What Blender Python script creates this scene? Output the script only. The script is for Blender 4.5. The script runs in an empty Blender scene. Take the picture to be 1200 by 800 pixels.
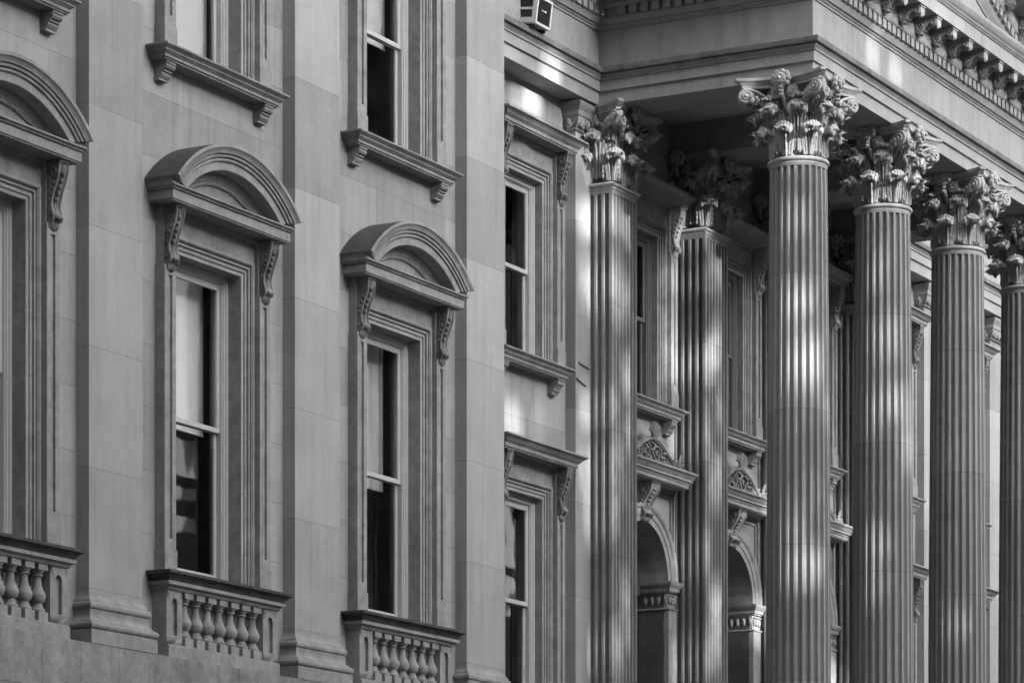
import bpy, bmesh, math, random
from mathutils import Vector, Matrix
random.seed(7)
S = bpy.context.scene
COL = S.collection
PI = math.pi
R = math.radians
GROUND = -1.6            # the camera (eye) is at z = 0

# ------------------------------------------------------------------ materials
def new_mat(name):
    m = bpy.data.materials.new(name); m.use_nodes = True
    nt = m.node_tree
    for n in list(nt.nodes): nt.nodes.remove(n)
    out = nt.nodes.new('ShaderNodeOutputMaterial')
    b = nt.nodes.new('ShaderNodeBsdfPrincipled')
    nt.links.new(b.outputs[0], out.inputs[0])
    return m, nt, b

def math_node(nt, op, a, b=None, c=None):
    n = nt.nodes.new('ShaderNodeMath'); n.operation = op
    for i, v in enumerate((a, b, c)):
        if v is None: continue
        if isinstance(v, (int, float)): n.inputs[i].default_value = v
        else: nt.links.new(v, n.inputs[i])
    return n.outputs[0]

def stone(name, base, rows=None, bw=1.5, bh=.75, var=.10, mott=.12, joint=.35, rough=.85, streak=.10, bump=.25, soot=0., offs=0.0, smooth_edge=.008, runs=0.0):
    """weathered limestone: courses with thin joints, tone of each block, mottling, run-off streaks"""
    m, nt, b = new_mat(name)
    N = nt.nodes; L = nt.links
    geo = N.new('ShaderNodeNewGeometry')
    sep = N.new('ShaderNodeSeparateXYZ'); L.new(geo.outputs['Position'], sep.inputs[0])
    xy = math_node(nt, 'ADD', sep.outputs[0], sep.outputs[1])
    val = None
    # mottling
    n1 = N.new('ShaderNodeTexNoise'); n1.inputs['Scale'].default_value = 1.3; n1.inputs['Detail'].default_value = 6; n1.inputs['Roughness'].default_value = .62
    L.new(geo.outputs['Position'], n1.inputs['Vector'])
    n2 = N.new('ShaderNodeTexNoise'); n2.inputs['Scale'].default_value = 14; n2.inputs['Detail'].default_value = 5; n2.inputs['Roughness'].default_value = .7
    L.new(geo.outputs['Position'], n2.inputs['Vector'])
    # streaks: stretched along z
    cmb = N.new('ShaderNodeCombineXYZ')
    L.new(math_node(nt, 'MULTIPLY', sep.outputs[0], 3.2), cmb.inputs[0]); L.new(math_node(nt, 'MULTIPLY', sep.outputs[1], 3.2), cmb.inputs[1])
    L.new(math_node(nt, 'MULTIPLY', sep.outputs[2], .28), cmb.inputs[2])
    n3 = N.new('ShaderNodeTexNoise'); n3.inputs['Scale'].default_value = 1.6; n3.inputs['Detail'].default_value = 5; n3.inputs['Roughness'].default_value = .6
    L.new(cmb.outputs[0], n3.inputs['Vector'])
    f1 = math_node(nt, 'MULTIPLY_ADD', n1.outputs[0], 2 * mott, 1 - mott)
    f2 = math_node(nt, 'MULTIPLY_ADD', n2.outputs[0], mott, 1 - mott / 2)
    f3 = math_node(nt, 'MULTIPLY_ADD', n3.outputs[0], 2 * streak, 1 - streak)
    f = math_node(nt, 'MULTIPLY', math_node(nt, 'MULTIPLY', f1, f2), f3)
    hgt = n2.outputs[0]
    if rows:
        cm = N.new('ShaderNodeCombineXYZ')
        L.new(xy, cm.inputs[0]); L.new(math_node(nt, 'ADD', sep.outputs[2], offs), cm.inputs[1])
        br = N.new('ShaderNodeTexBrick')
        br.inputs['Scale'].default_value = 1.0; br.inputs['Brick Width'].default_value = bw; br.inputs['Row Height'].default_value = bh
        br.inputs['Mortar Size'].default_value = .005; br.inputs['Mortar Smooth'].default_value = .4; br.inputs['Bias'].default_value = 0
        br.inputs['Color1'].default_value = (1 - var, 1 - var, 1 - var, 1); br.inputs['Color2'].default_value = (1 + var, 1 + var, 1 + var, 1)
        jv = 1 - joint
        br.inputs['Mortar'].default_value = (jv, jv, jv, 1)
        L.new(cm.outputs[0], br.inputs['Vector'])
        bwn = N.new('ShaderNodeRGBToBW'); L.new(br.outputs['Color'], bwn.inputs[0])
        f = math_node(nt, 'MULTIPLY', f, bwn.outputs[0])
    if soot > 0:
        n4 = N.new('ShaderNodeTexNoise'); n4.inputs['Scale'].default_value = 5; n4.inputs['Detail'].default_value = 8; n4.inputs['Roughness'].default_value = .75
        L.new(geo.outputs['Position'], n4.inputs['Vector'])
        cr = N.new('ShaderNodeMapRange'); cr.inputs[1].default_value = .35; cr.inputs[2].default_value = .62; cr.inputs[3].default_value = 1 - soot; cr.inputs[4].default_value = 1
        L.new(n4.outputs[0], cr.inputs[0])
        f = math_node(nt, 'MULTIPLY', f, cr.outputs[0])
    if runs > 0:                                   # sparse dark run-off streaks
        cm2 = N.new('ShaderNodeCombineXYZ')
        L.new(math_node(nt, 'MULTIPLY', xy, 5.5), cm2.inputs[0]); L.new(math_node(nt, 'MULTIPLY', sep.outputs[2], .35), cm2.inputs[1])
        n6 = N.new('ShaderNodeTexNoise'); n6.inputs['Scale'].default_value = 1.0; n6.inputs['Detail'].default_value = 7; n6.inputs['Roughness'].default_value = .65
        L.new(cm2.outputs[0], n6.inputs['Vector'])
        m6 = N.new('ShaderNodeMapRange'); m6.inputs[1].default_value = .52; m6.inputs[2].default_value = .72; m6.inputs[3].default_value = 1; m6.inputs[4].default_value = 1 - runs
        L.new(n6.outputs[0], m6.inputs[0]); f = math_node(nt, 'MULTIPLY', f, m6.outputs[0])
    # scattered small dark pits and stains
    n5 = N.new('ShaderNodeTexNoise'); n5.inputs['Scale'].default_value = 38; n5.inputs['Detail'].default_value = 2
    L.new(geo.outputs['Position'], n5.inputs['Vector'])
    mr = N.new('ShaderNodeMapRange'); mr.inputs[1].default_value = .25; mr.inputs[2].default_value = .36; mr.inputs[3].default_value = .72; mr.inputs[4].default_value = 1
    L.new(n5.outputs[0], mr.inputs[0])
    f = math_node(nt, 'MULTIPLY', f, mr.outputs[0])
    v = math_node(nt, 'MULTIPLY', f, base)
    cc = N.new('ShaderNodeCombineColor')
    for i in range(3): L.new(v, cc.inputs[i])
    L.new(cc.outputs[0], b.inputs['Base Color'])
    b.inputs['Roughness'].default_value = rough
    b.inputs['Specular IOR Level'].default_value = .25
    bp = N.new('ShaderNodeBump'); bp.inputs['Strength'].default_value = bump; bp.inputs['Distance'].default_value = .012
    L.new(hgt, bp.inputs['Height'])
    if smooth_edge:
        bv = N.new('ShaderNodeBevel'); bv.samples = 3; bv.inputs['Radius'].default_value = smooth_edge
        L.new(bv.outputs[0], bp.inputs['Normal'])
    L.new(bp.outputs[0], b.inputs['Normal'])
    return m

def plain(name, v, rough=.5, metal=0., spec=.5, noise=.15, scale=9):
    m, nt, b = new_mat(name)
    n = nt.nodes.new('ShaderNodeTexNoise'); n.inputs['Scale'].default_value = scale; n.inputs['Detail'].default_value = 6
    g = nt.nodes.new('ShaderNodeNewGeometry'); nt.links.new(g.outputs['Position'], n.inputs['Vector'])
    f = math_node(nt, 'MULTIPLY', math_node(nt, 'MULTIPLY_ADD', n.outputs[0], 2 * noise, 1 - noise), v)
    cc = nt.nodes.new('ShaderNodeCombineColor')
    for i in range(3): nt.links.new(f, cc.inputs[i])
    nt.links.new(cc.outputs[0], b.inputs['Base Color'])
    b.inputs['Roughness'].default_value = rough; b.inputs['Metallic'].default_value = metal
    b.inputs['Specular IOR Level'].default_value = spec
    return m

def glass_mat():
    m = bpy.data.materials.new('window_glass'); m.use_nodes = True
    nt = m.node_tree
    for n in list(nt.nodes): nt.nodes.remove(n)
    out = nt.nodes.new('ShaderNodeOutputMaterial')
    tr = nt.nodes.new('ShaderNodeBsdfTransparent'); tr.inputs[0].default_value = (.86, .86, .86, 1)
    gl = nt.nodes.new('ShaderNodeBsdfGlossy'); gl.inputs['Roughness'].default_value = .015; gl.inputs[0].default_value = (1, 1, 1, 1)
    lw = nt.nodes.new('ShaderNodeLayerWeight'); lw.inputs[0].default_value = .5
    p5 = math_node(nt, 'POWER', lw.outputs['Facing'], 5.0); fac = math_node(nt, 'MULTIPLY_ADD', p5, .6, .013)
    n = nt.nodes.new('ShaderNodeTexNoise'); n.inputs['Scale'].default_value = 1.7; n.inputs['Detail'].default_value = 1
    g = nt.nodes.new('ShaderNodeNewGeometry'); nt.links.new(g.outputs['Position'], n.inputs['Vector'])
    bp = nt.nodes.new('ShaderNodeBump'); bp.inputs['Strength'].default_value = .025; bp.inputs['Distance'].default_value = .05
    nt.links.new(n.outputs[0], bp.inputs['Height']); nt.links.new(bp.outputs[0], gl.inputs['Normal'])
    mx = nt.nodes.new('ShaderNodeMixShader')
    nt.links.new(fac, mx.inputs[0]); nt.links.new(tr.outputs[0], mx.inputs[1]); nt.links.new(gl.outputs[0], mx.inputs[2])
    nt.links.new(mx.outputs[0], out.inputs[0])
    return m

B0 = .25
M = dict(
    
    wall=stone('ashlar_wall', B0, rows=True, bw=1.9, bh=.78, var=.13, mott=.26, streak=.18, runs=.26, joint=.38),
    pil=stone('pilaster_stone', B0 * 1.04, rows=True, bw=9.0, bh=1.45, var=.16, offs=.42, streak=.16, mott=.24, runs=.2, joint=.38),
    base=stone('base_course_stone', B0 * .86, rows=True, bw=2.3135, bh=1.3, var=.12, mott=.34, streak=.25, soot=.4, offs=-.2, joint=.6, runs=.3),
    trim=stone('carved_trim', B0, mott=.2, streak=.2, soot=.34, smooth_edge=.006),
    trimsoot=stone('sooty_moulding', B0 * .26, mott=.3, streak=.3, soot=.55, smooth_edge=.006),
    lead=stone('weathered_lead', B0 * .22, mott=.25, streak=.25, soot=.3),
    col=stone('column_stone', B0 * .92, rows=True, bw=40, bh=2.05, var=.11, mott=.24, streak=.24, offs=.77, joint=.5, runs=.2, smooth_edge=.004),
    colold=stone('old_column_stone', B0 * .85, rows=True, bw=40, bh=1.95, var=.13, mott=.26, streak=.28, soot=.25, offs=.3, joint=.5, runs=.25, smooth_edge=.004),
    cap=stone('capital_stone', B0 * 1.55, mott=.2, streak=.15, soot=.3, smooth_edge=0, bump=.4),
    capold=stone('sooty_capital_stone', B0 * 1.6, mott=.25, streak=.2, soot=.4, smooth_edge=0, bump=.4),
    ent=stone('entablature_stone', B0 * 1.02, rows=True, bw=2.6, bh=30, var=.06, mott=.2, streak=.2, soot=.12, joint=.5, runs=.15),
    old=stone('portico_wall_stone', B0 * 1.15, rows=True, bw=1.6, bh=.8, var=.08, streak=.16, soot=.15),
    oldtrim=stone('portico_trim_stone', B0 * 1.15, mott=.2, streak=.2, soot=.35, smooth_edge=.005),
    sash=plain('sash_paint', .36, .55), frame=plain('box_frame_paint', .22, .6),
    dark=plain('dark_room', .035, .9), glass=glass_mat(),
    shade=plain('shade_fabric', .72, .9, noise=.04, scale=2), curtain=plain('curtain_fabric', .6, .95, noise=.12, scale=5),
    door=plain('door_paint', .05, .5), iron=plain('rusty_iron', .03, .8),
    acbody=plain('cream_enamel', .55, .45, noise=.06), acgrille=plain('black_grille', .02, .6),
    mark=plain('white_print', .6, .5), concrete=plain('concrete', .14, .9, scale=2), paving=plain('paving', .10, .9, noise=.3, scale=1.2), asphalt=plain('asphalt', .06, .95, noise=.25),
    ceil=stone('lightened_ceiling', B0 * 1.9, mott=.12, streak=.1, soot=.1),  # ceiling tone lightened to offset the dim light under the portico
    shadedsash=plain('shaded_sash_paint', .10, .6),  # sash paint darkened to imitate the shade inside the portico
    crest=stone('crest_stone', B0 * .9, mott=.25, streak=.2, soot=.5, smooth_edge=0, bump=.5),
    cons=stone('console_stone', B0 * .8, mott=.25, streak=.15, soot=.6, smooth_edge=0, bump=.5),
    worn=stone('worn_moulding', B0 * .62, mott=.3, streak=.3, soot=.4, smooth_edge=.005),
    roof=plain('roof_sheet', .10, .7),
)

# ------------------------------------------------------------------ mesh builder
class MB:
    def __init__(s): s.v = []; s.f = []; s.m = []; s.cur = 0
    def add(s, vs, fs, mi=None):
        o = len(s.v); s.v.extend([tuple(p) for p in vs])
        for f in fs:
            s.f.append([i + o for i in f]); s.m.append(s.cur if mi is None else mi)
    def box(s, x0, x1, y0, y1, z0, z1, mi=None):
        if x0 > x1: x0, x1 = x1, x0
        v = [(x0, y0, z0), (x1, y0, z0), (x1, y1, z0), (x0, y1, z0), (x0, y0, z1), (x1, y0, z1), (x1, y1, z1), (x0, y1, z1)]
        s.add(v, [(3, 2, 1, 0), (4, 5, 6, 7), (0, 1, 5, 4), (1, 2, 6, 5), (2, 3, 7, 6), (3, 0, 4, 7)], mi)
    def grid(s, rows, cu=False, cv=False, mi=None, flip=False):
        n = len(rows); k = len(rows[0]); vs = [p for r in rows for p in r]; fs = []
        for i in range(n if cv else n - 1):
            for j in range(k if cu else k - 1):
                a = i * k + j; b = i * k + (j + 1) % k; c = ((i + 1) % n) * k + (j + 1) % k; d = ((i + 1) % n) * k + j
                fs.append((a, d, c, b) if flip else (a, b, c, d))
        s.add(vs, fs, mi)
    def lathe(s, prof, cx, cy, n=20, mi=None):
        rows = [[(cx + r * math.cos(2 * PI * j / n), cy + r * math.sin(2 * PI * j / n), z) for j in range(n)] for r, z in prof]
        s.grid(rows, cu=True, mi=mi)
        s.add(rows[0], [tuple(range(n))[::-1]], mi); s.add(rows[-1], [tuple(range(n))], mi)
    def sweep(s, path, prof, mp, closed=False, mis=None, caps=True, fill=False):
        """profile (out, h) swept along a 2-d path, mitred; out is to the right of travel; mp(a, b, h) -> xyz"""
        n = len(path); P = [Vector(p) for p in path]; nor = []
        for i in range(n):
            if closed or 0 < i < n - 1:
                d0 = (P[i] - P[i - 1]).normalized(); d1 = (P[(i + 1) % n] - P[i]).normalized()
                n0 = Vector((d0.y, -d0.x)); n1 = Vector((d1.y, -d1.x)); b = (n0 + n1)
                b = b / max(b.dot(n0), .2) if b.length > 1e-6 else n0
            else:
                d = (P[1] - P[0]) if i == 0 else (P[-1] - P[-2]); d.normalize(); b = Vector((d.y, -d.x))
            nor.append(b)
        rows = [[mp(P[i].x + nor[i].x * o, P[i].y + nor[i].y * o, h) for o, h in prof] for i in range(n)]
        k = len(prof)
        for j in range(k - 1):
            for i in range(n if closed else n - 1):
                i2 = (i + 1) % n
                s.add([rows[i][j], rows[i2][j], rows[i2][j + 1], rows[i][j + 1]], [(0, 1, 2, 3)], mis[j] if mis else None)
        if caps and not closed:
            s.add(rows[0], [tuple(range(k))]); s.add(rows[-1], [tuple(range(k))[::-1]])
        if fill:                                     # close top and bottom in plan
            s.add([r[0] for r in rows], [tuple(range(n))[::-1]]); s.add([r[-1] for r in rows], [tuple(range(n))])
    def tube(s, pts, rad, n=6, mi=None, flat=1.0):
        P = [Vector(p) for p in pts]; rows = []
        up = None
        for i, p in enumerate(P):
            t = (P[min(i + 1, len(P) - 1)] - P[max(i - 1, 0)])
            if t.length < 1e-9: t = Vector((0, 0, 1))
            t.normalize()
            if up is None:
                up = Vector((0, 1, 0)) if abs(t.y) < .9 else Vector((1, 0, 0))
            a = (up - t * up.dot(t))
            if a.length < 1e-6: a = t.orthogonal()
            a.normalize(); up = a; b = t.cross(a)
            r = rad[i] if isinstance(rad, (list, tuple)) else rad
            rows.append([p + a * (r * flat * math.cos(2 * PI * j / n)) + b * (r * math.sin(2 * PI * j / n)) for j in range(n)])
        s.grid(rows, cu=True, mi=mi)
        s.add(rows[0], [tuple(range(n))[::-1]], mi); s.add(rows[-1], [tuple(range(n))], mi)
    def blob(s, c, rx, ry, rz, n=8, k=5, mi=None):
        rows = []
        for i in range(k + 1):
            t = -PI / 2 + PI * i / k
            t = max(min(t, PI / 2 - .05), -PI / 2 + .05)
            rows.append([(c[0] + rx * math.cos(t) * math.cos(2 * PI * j / n), c[1] + ry * math.cos(t) * math.sin(2 * PI * j / n), c[2] + rz * math.sin(t)) for j in range(n)])
        s.grid(rows, cu=True, mi=mi)
        s.add(rows[0], [tuple(range(n))[::-1]], mi); s.add(rows[-1], [tuple(range(n))], mi)
    def holes(s, x0, x1, z0, z1, hs, y0, y1, mi=None):
        """wall slab facing -y with rectangular through openings hs = [(xa, xb, za, zb)]"""
        xs = sorted({x0, x1, *[min(max(v, x0), x1) for h in hs for v in h[:2]]}); zs = sorted({z0, z1, *[min(max(v, z0), z1) for h in hs for v in h[2:]]})
        def solid(i, j):
            if not (0 <= i < len(xs) - 1 and 0 <= j < len(zs) - 1): return False
            cx = (xs[i] + xs[i + 1]) / 2; cz = (zs[j] + zs[j + 1]) / 2
            return not any(h[0] < cx < h[1] and h[2] < cz < h[3] for h in hs)
        for i in range(len(xs) - 1):
            for j in range(len(zs) - 1):
                if not solid(i, j): continue
                a, b, c, d = xs[i], xs[i + 1], zs[j], zs[j + 1]
                s.add([(a, y0, c), (b, y0, c), (b, y0, d), (a, y0, d)], [(0, 1, 2, 3)], mi)
                s.add([(a, y1, c), (b, y1, c), (b, y1, d), (a, y1, d)], [(3, 2, 1, 0)], mi)
                if not solid(i - 1, j): s.add([(a, y0, c), (a, y0, d), (a, y1, d), (a, y1, c)], [(0, 1, 2, 3)], mi)
                if not solid(i + 1, j): s.add([(b, y0, c), (b, y1, c), (b, y1, d), (b, y0, d)], [(0, 1, 2, 3)], mi)
                if not solid(i, j - 1): s.add([(a, y0, c), (a, y1, c), (b, y1, c), (b, y0, c)], [(0, 1, 2, 3)], mi)
                if not solid(i, j + 1): s.add([(a, y0, d), (b, y0, d), (b, y1, d), (a, y1, d)], [(0, 1, 2, 3)], mi)
    def mesh(s, name, mats, smooth=None):
        me = bpy.data.meshes.new(name)
        me.from_pydata(s.v, [], s.f)
        for m in (mats if isinstance(mats, (list, tuple)) else [mats]): me.materials.append(m)
        me.polygons.foreach_set('material_index', s.m)
        bm = bmesh.new(); bm.from_mesh(me)
        bmesh.ops.remove_doubles(bm, verts=bm.verts, dist=.0003)
        bmesh.ops.recalc_face_normals(bm, faces=bm.faces)
        bm.to_mesh(me); bm.free()
        if smooth:
            me.polygons.foreach_set('use_smooth', [True] * len(me.polygons))
            me.set_sharp_from_angle(angle=R(smooth))
        me.update()
        return me

def obj(name, me, parent=None, loc=(0, 0, 0)):
    o = bpy.data.objects.new(name, me); COL.objects.link(o); o.location = loc
    if parent is not None: o.parent = parent
    return o

def empty(name, loc):
    o = bpy.data.objects.new(name, None); COL.objects.link(o); o.location = loc; o.empty_display_size = .5
    return o

def tag(o, label=None, cat=None, group=None, kind=None):
    for k, v in (('label', label), ('category', cat), ('group', group), ('kind', kind)):
        if v: o[k] = v
    return o

plan = lambda a, b, h: (a, b, h)      # sweep in plan, h = z
elev = lambda a, b, h: (a, h, b)      # sweep in elevation, h = y

# ------------------------------------------------------------------ the building
ROOT = empty('stone_building', (0, 0, 0))
tag(ROOT, 'pale neoclassical stone building with arched window hoods and a columned Corinthian portico', 'building')

PITCH = 4.627
PX = [33.617 + PITCH * k for k in (-2, -1, 0, 1, 2)]; PW = 1.12
WX = [36.49 + PITCH * k for k in (-2, -1, 0, 1)]
WALL = .19; RW = .57          # wing wall plane, recessed wall plane
TOP = 18.2
x_l, x_r = PX[0] - .4, PX[-1] + PW

# wing wall
hs = []
for c in WX: hs += [(c - .756, c + .756, 5.79, 9.826), (c - .756, c + .756, 12.28, 15.606)]
mb = MB(); mb.holes(x_l, x_r - .002, 4.6, TOP, hs, WALL, .68)
obj('wall', mb.mesh('wing_wall', M['wall']), ROOT)
mb = MB()
mb.sweep([(x_l, 1.0), (x_l, -.126), (x_r + .16, -.126), (x_r + .16, 1.0)][::1], [(0, GROUND), (.06, GROUND), (.06, 1.2), (.0, 1.26), (0, 4.701)], plan, fill=True)
obj('base_wall', mb.mesh('base_wall', M['base']), ROOT)

# pilasters of the wing
pb = [(0, 5.33), (.006, 5.30), (.018, 5.27), (.038, 5.25), (.045, 5.235), (.047, 5.215)]
pb += [(.05 + .028 * math.sin(t), 5.172 + .043 * math.cos(t)) for t in [PI * i / 8 for i in range(9)]]
pb += [(.052, 5.128), (.052, 5.098), (.05, 5.09), (.052, 5.06), (.062, 5.02), (.085, 4.995), (.1, 4.985), (.1, 4.975)]
pb += [(.1 + .045 * math.sin(t), 4.927 + .047 * math.cos(t)) for t in [PI * i / 8 for i in range(9)]]
pb += [(.118, 4.878), (.13, 4.876), (.13, 4.703), (0, 4.703)]
mp_ = MB(); mp_.box(0, PW, 0, .6, 4.72, TOP); pil_me = mp_.mesh('pilaster', M['pil'])
mp_ = MB(); mp_.sweep([(-.002, .6), (-.002, -.002), (PW + .002, -.002), (PW + .002, .6)], pb, plan, caps=False); pilb_me = mp_.mesh('pilaster_base', M['trim'], 40)
for i, x in enumerate(PX):
    p = obj('pilaster', pil_me, ROOT, (x, 0, 0)); obj('pilaster_base', pilb_me, p)

# ---- window pieces
def spiral(cx, cz, r0, r1, turns, a0, sgn=1, n=26):
    return [(cx + (r0 + (r1 - r0) * i / n) * math.cos(a0 + sgn * turns * 2 * PI * i / n), cz + (r0 + (r1 - r0) * i / n) * math.sin(a0 + sgn * turns * 2 * PI * i / n)) for i in range(n + 1)]

def console(ztop, h, y_back, proj, w, mats, name='console'):
    """S-shaped scroll bracket, centred on x = 0"""
    mb = MB()
    # front curve (y out from back, z) from top down
    cur = [(1.0, 0), (1.0, -.05), (.97, -.12), (.90, -.22), (.74, -.34), (.52, -.46), (.38, -.57), (.33, -.66), (.40, -.73), (.50, -.78), (.54, -.83), (.46, -.885), (.30, -.91), (.34, -.95), (.2, -1.0), (0.02, -1.0)]
    pts = [(y_back - proj * a, ztop + h * b) for a, b in cur]
    hw = w / 2
    L = [(-hw, y, z) for y, z in pts]; Rr = [(hw, y, z) for y, z in pts]
    # front with three flutes: ridge, hollow, ridge
    xs = [-hw, -hw * .72, -hw * .5, -hw * .18, 0, hw * .18, hw * .5, hw * .72, hw]; dz = [0, 0, .018, .016, -.004, .016, .018, 0, 0]
    rows = [[(x, y + d, z) for x, d in zip(xs, dz)] for y, z in pts]
    mb.grid(rows)
    back = y_back + .02
    for X in (-hw, hw):
        mb.add([(X, y, z) for y, z in pts] + [(X, back, z) for y, z in pts], [(i, i + 1, len(pts) + i + 1, len(pts) + i) for i in range(len(pts) - 1)])
    for X in (-hw, hw):
        rim = [(X, y - .004, z) for y, z in pts[1:12]]
        mb.tube(rim, .014, 5)
        sp = spiral(0, 0, .36 * proj, .05 * proj, 1.6, PI * .9, 1 if True else -1, 20)
        mb.tube([(X, y_back - proj * .60 + a, ztop - h * .17 + b) for a, b in sp], .016, 5)
        sp = spiral(0, 0, .2 * proj, .03 * proj, 1.4, -PI * .2, -1, 16)
        mb.tube([(X, y_back - proj * .26 + a, ztop - h * .76 + b) for a, b in sp], .014, 5)
        mb.tube([(X, y_back - proj * .25, ztop - h * .2), (X, y_back - proj * .3, ztop - h * .4), (X, y_back - proj * .12, ztop - h * .6)], .008, 5)
        for q in range(4):
            mb.blob((X, y_back - proj * (.55 - .1 * q), ztop - h * (.34 + .08 * q)), .02, .028, .034, 6, 4)
    # top slab, scroll eyes on the front, pendant leaf
    mb.box(-hw * 1.12, hw * 1.12, y_back - proj * 1.06, back, ztop - .03 * h, ztop)
    mb.blob((0, y_back - proj * .52, ztop - h * .815), hw * .85, proj * .24, h * .06, 10, 6)
    for k in range(-1, 2):
        mb.blob((k * hw * .5, y_back - proj * .22, ztop - h * (.95 - .02 * abs(k))), hw * .32, proj * .2, h * .085, 8, 5)
    for k in range(5):
        mb.blob((0, y_back - proj * (.93 - .13 * k), ztop - h * (.2 + .09 * k)), hw * .3, .03, h * .045, 7, 5)
    return mb.mesh(name, mats, 45)

AW = .21
arch_prof = [(0, .45), (0, .192), (.045, .192), (.046, .205), (.054, .205), (.056, .172), (.100, .172), (.101, .186), (.109, .186), (.111, .150), (.125, .146), (.139, .148), (.141, .160), (.149, .160), (.151, .134), (.162, .122), (.168, .112), (.202, .112), (.21, .125), (.21, .21)]

def strip(mb, xa, xb, y0, z0, z1, zp0, zp1, gw, y1):
    """upright with a sunk narrow panel"""
    xm = (xa + xb) / 2
    mb.holes(xa, xb, z0, z1, [(xm - gw / 2, xm + gw / 2, zp0, zp1)], y0, y0 + .03)
    mb.box(xa, xb, y0 + .03, y1, z0, z1)

def window_meshes(half, z0, z1, kind, ztop_shelf=None, mt='trim', dep=0.0, hood_half=None):
    """returns the list of (name, mesh) of a window; x centred, wall plane at y = WALL"""
    T = M[mt]; out = []; SM = M['sash' if mt == 'trim' else 'shadedsash']
    si = half + AW + .004; so = si + .25
    mb = MB()
    mb.sweep([(-half, z0), (-half, z1), (half, z1), (half, z0)][::-1], arch_prof, elev)
    zc = z1 + AW                                           # architrave top
    for sg in (-1, 1):
        xa, xb = (si, so) if sg > 0 else (-so, -si)
        cb = z1 - .23                                       # console bottom
        strip(mb, xa, xb, .04, z0 + .28, cb, z0 + .42, cb - .12, .085, .2)
        mb.box(xa - .012, xb + .012, .028, .2, z0, z0 + .28)
        mb.box(xa + .02, xb - .02, .075, .2, cb, zc + .3)
    mb.box(-si - .02, si + .02, .14, .2, zc + .002, zc + .3)   # frieze
    mb.box(-si - .01, si + .01, .09, .2, zc + .25, zc + .3)
    out.append(('window', mb.mesh('window_surround', T, 30)))
    ce = MB()
    cm = console(zc + .295, .80, .075, .185, .17, M['cons' if mt == 'trim' else 'capold'])
    out.append(('console', cm, (-(si + so) / 2, 0, 0))); out.append(('console', cm, ((si + so) / 2, 0, 0)))
    zs = zc + .30                                           # shelf soffit
    if kind == 'arch':
        mb = MB()
        pf = [(-.1, zs), (.118, zs), (.118, zs + .015), (.13, zs + .018), (.135, zs + .025), (.135, zs + .128), (.122, zs + .130), (.122, zs + .14), (.15, zs + .143), (.153, zs + .156), (.168, zs + .170), (.185, zs + .176), (.185, zs + .195), (-.1, zs + .196)]
        hb = so + .005
        mb.sweep([(-hb, .25), (-hb, -.045), (hb, -.045), (hb, .25)], pf, plan, fill=True)
        # segmental arch
        Zc = zs - .984; Rin, Rout = 1.595, 1.918
        rp = [(Rin, .06), (Rin, -.200), (Rin + .008, -.210), (1.705, -.210), (1.708, -.232), (1.722, -.240), (1.738, -.236), (1.742, -.215), (1.756, -.215), (1.760, -.250), (1.785, -.258), (1.790, -.240), (1.802, -.240), (1.806, -.268), (1.82, -.272), (1.845, -.285), (1.868, -.305), (1.874, -.314), (Rout, -.314), (Rout, .25)]
        K = 40; rows = []
        zend = lambda r: zs + .196 + max(0, (r - Rin) / (Rout - Rin)) * .08
        for i in range(K + 1):
            row = []
            for r, y in rp:
                a1 = math.acos(min(1, (zend(r) - Zc) / r)); a = -a1 + 2 * a1 * i / K
                row.append((r * math.sin(a), y, Zc + r * math.cos(a)))
            rows.append(row)
        kk = len(rp)
        for j in range(kk - 1):
            mb.grid([[r[j], r[j + 1]] for r in rows], mi=1 if j == kk - 2 else 0)
        mb.add(rows[0], [tuple(range(kk))]); mb.add(rows[-1], [tuple(range(kk))[::-1]])
        for sg in (-1, 1):                                   # raking returns at the ends
            mb.box(sg * 1.25, sg * 1.40, -.20, .25, zs + .197, zs + .27)
        # tympanum and its own inner moulding
        rt = Rin + .02; a1 = math.acos((zs + .19 - Zc) / rt); n = 28
        arc = [(rt * math.sin(-a1 + 2 * a1 * i / n), .05, Zc + rt * math.cos(-a1 + 2 * a1 * i / n)) for i in range(n + 1)]
        mb.add(arc, [tuple(range(n + 1))])
        rq = [(1.44, .06), (1.44, .02), (1.46, .005), (1.48, .02), (1.50, .0), (1.535, -.012), (1.55, -.03), (Rin + .01, -.03), (Rin + .01, .06)]
        rows = []
        for i in range(n + 1):
            row = []
            for r, y in rq:
                a2 = math.acos((zs + .19 - Zc) / r); a = -a2 + 2 * a2 * i / n
                row.append((r * math.sin(a), y, Zc + r * math.cos(a)))
            rows.append(row)
        mb.grid(rows)
        out.append(('hood', mb.mesh('arched_hood', [T, M['lead']], 35)))
    elif kind == 'flat':
        mb = MB(); hb = (hood_half or so + .2) - .19
        pf = [(-.1, zs), (.05, zs), (.05, zs + .02), (.07, zs + .025), (.07, zs + .08), (.085, zs + .085), (.095, zs + .10), (.11, zs + .105), (.12, zs + .125), (.15, zs + .15), (.175, zs + .165), (.19, zs + .172), (.19, zs + .20), (-.1, zs + .205)]
        mb.sweep([(-hb, .25), (-hb, -.075), (hb, -.075), (hb, .25)], pf, plan, fill=True)
        out.append(('hood', mb.mesh('cornice_hood', [T], 35)))
    # box frame, sashes, panes
    mb = MB()
    mb.sweep([(-half + .001, z0), (-half + .001, z1 - .001), (half - .001, z1 - .001), (half - .001, z0)][::-1], [(0, .56), (0, .385 - dep), (-.05, .385 - dep), (-.055, .40 - dep), (-.085, .40 - dep), (-.09, .415 - dep), (-.105, .43 - dep), (-.105, .56)], elev)
    out.append(('frame', mb.mesh('box_frame', SM, 30)))
    zm = z0 + (z1 - z0) * .505
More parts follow.
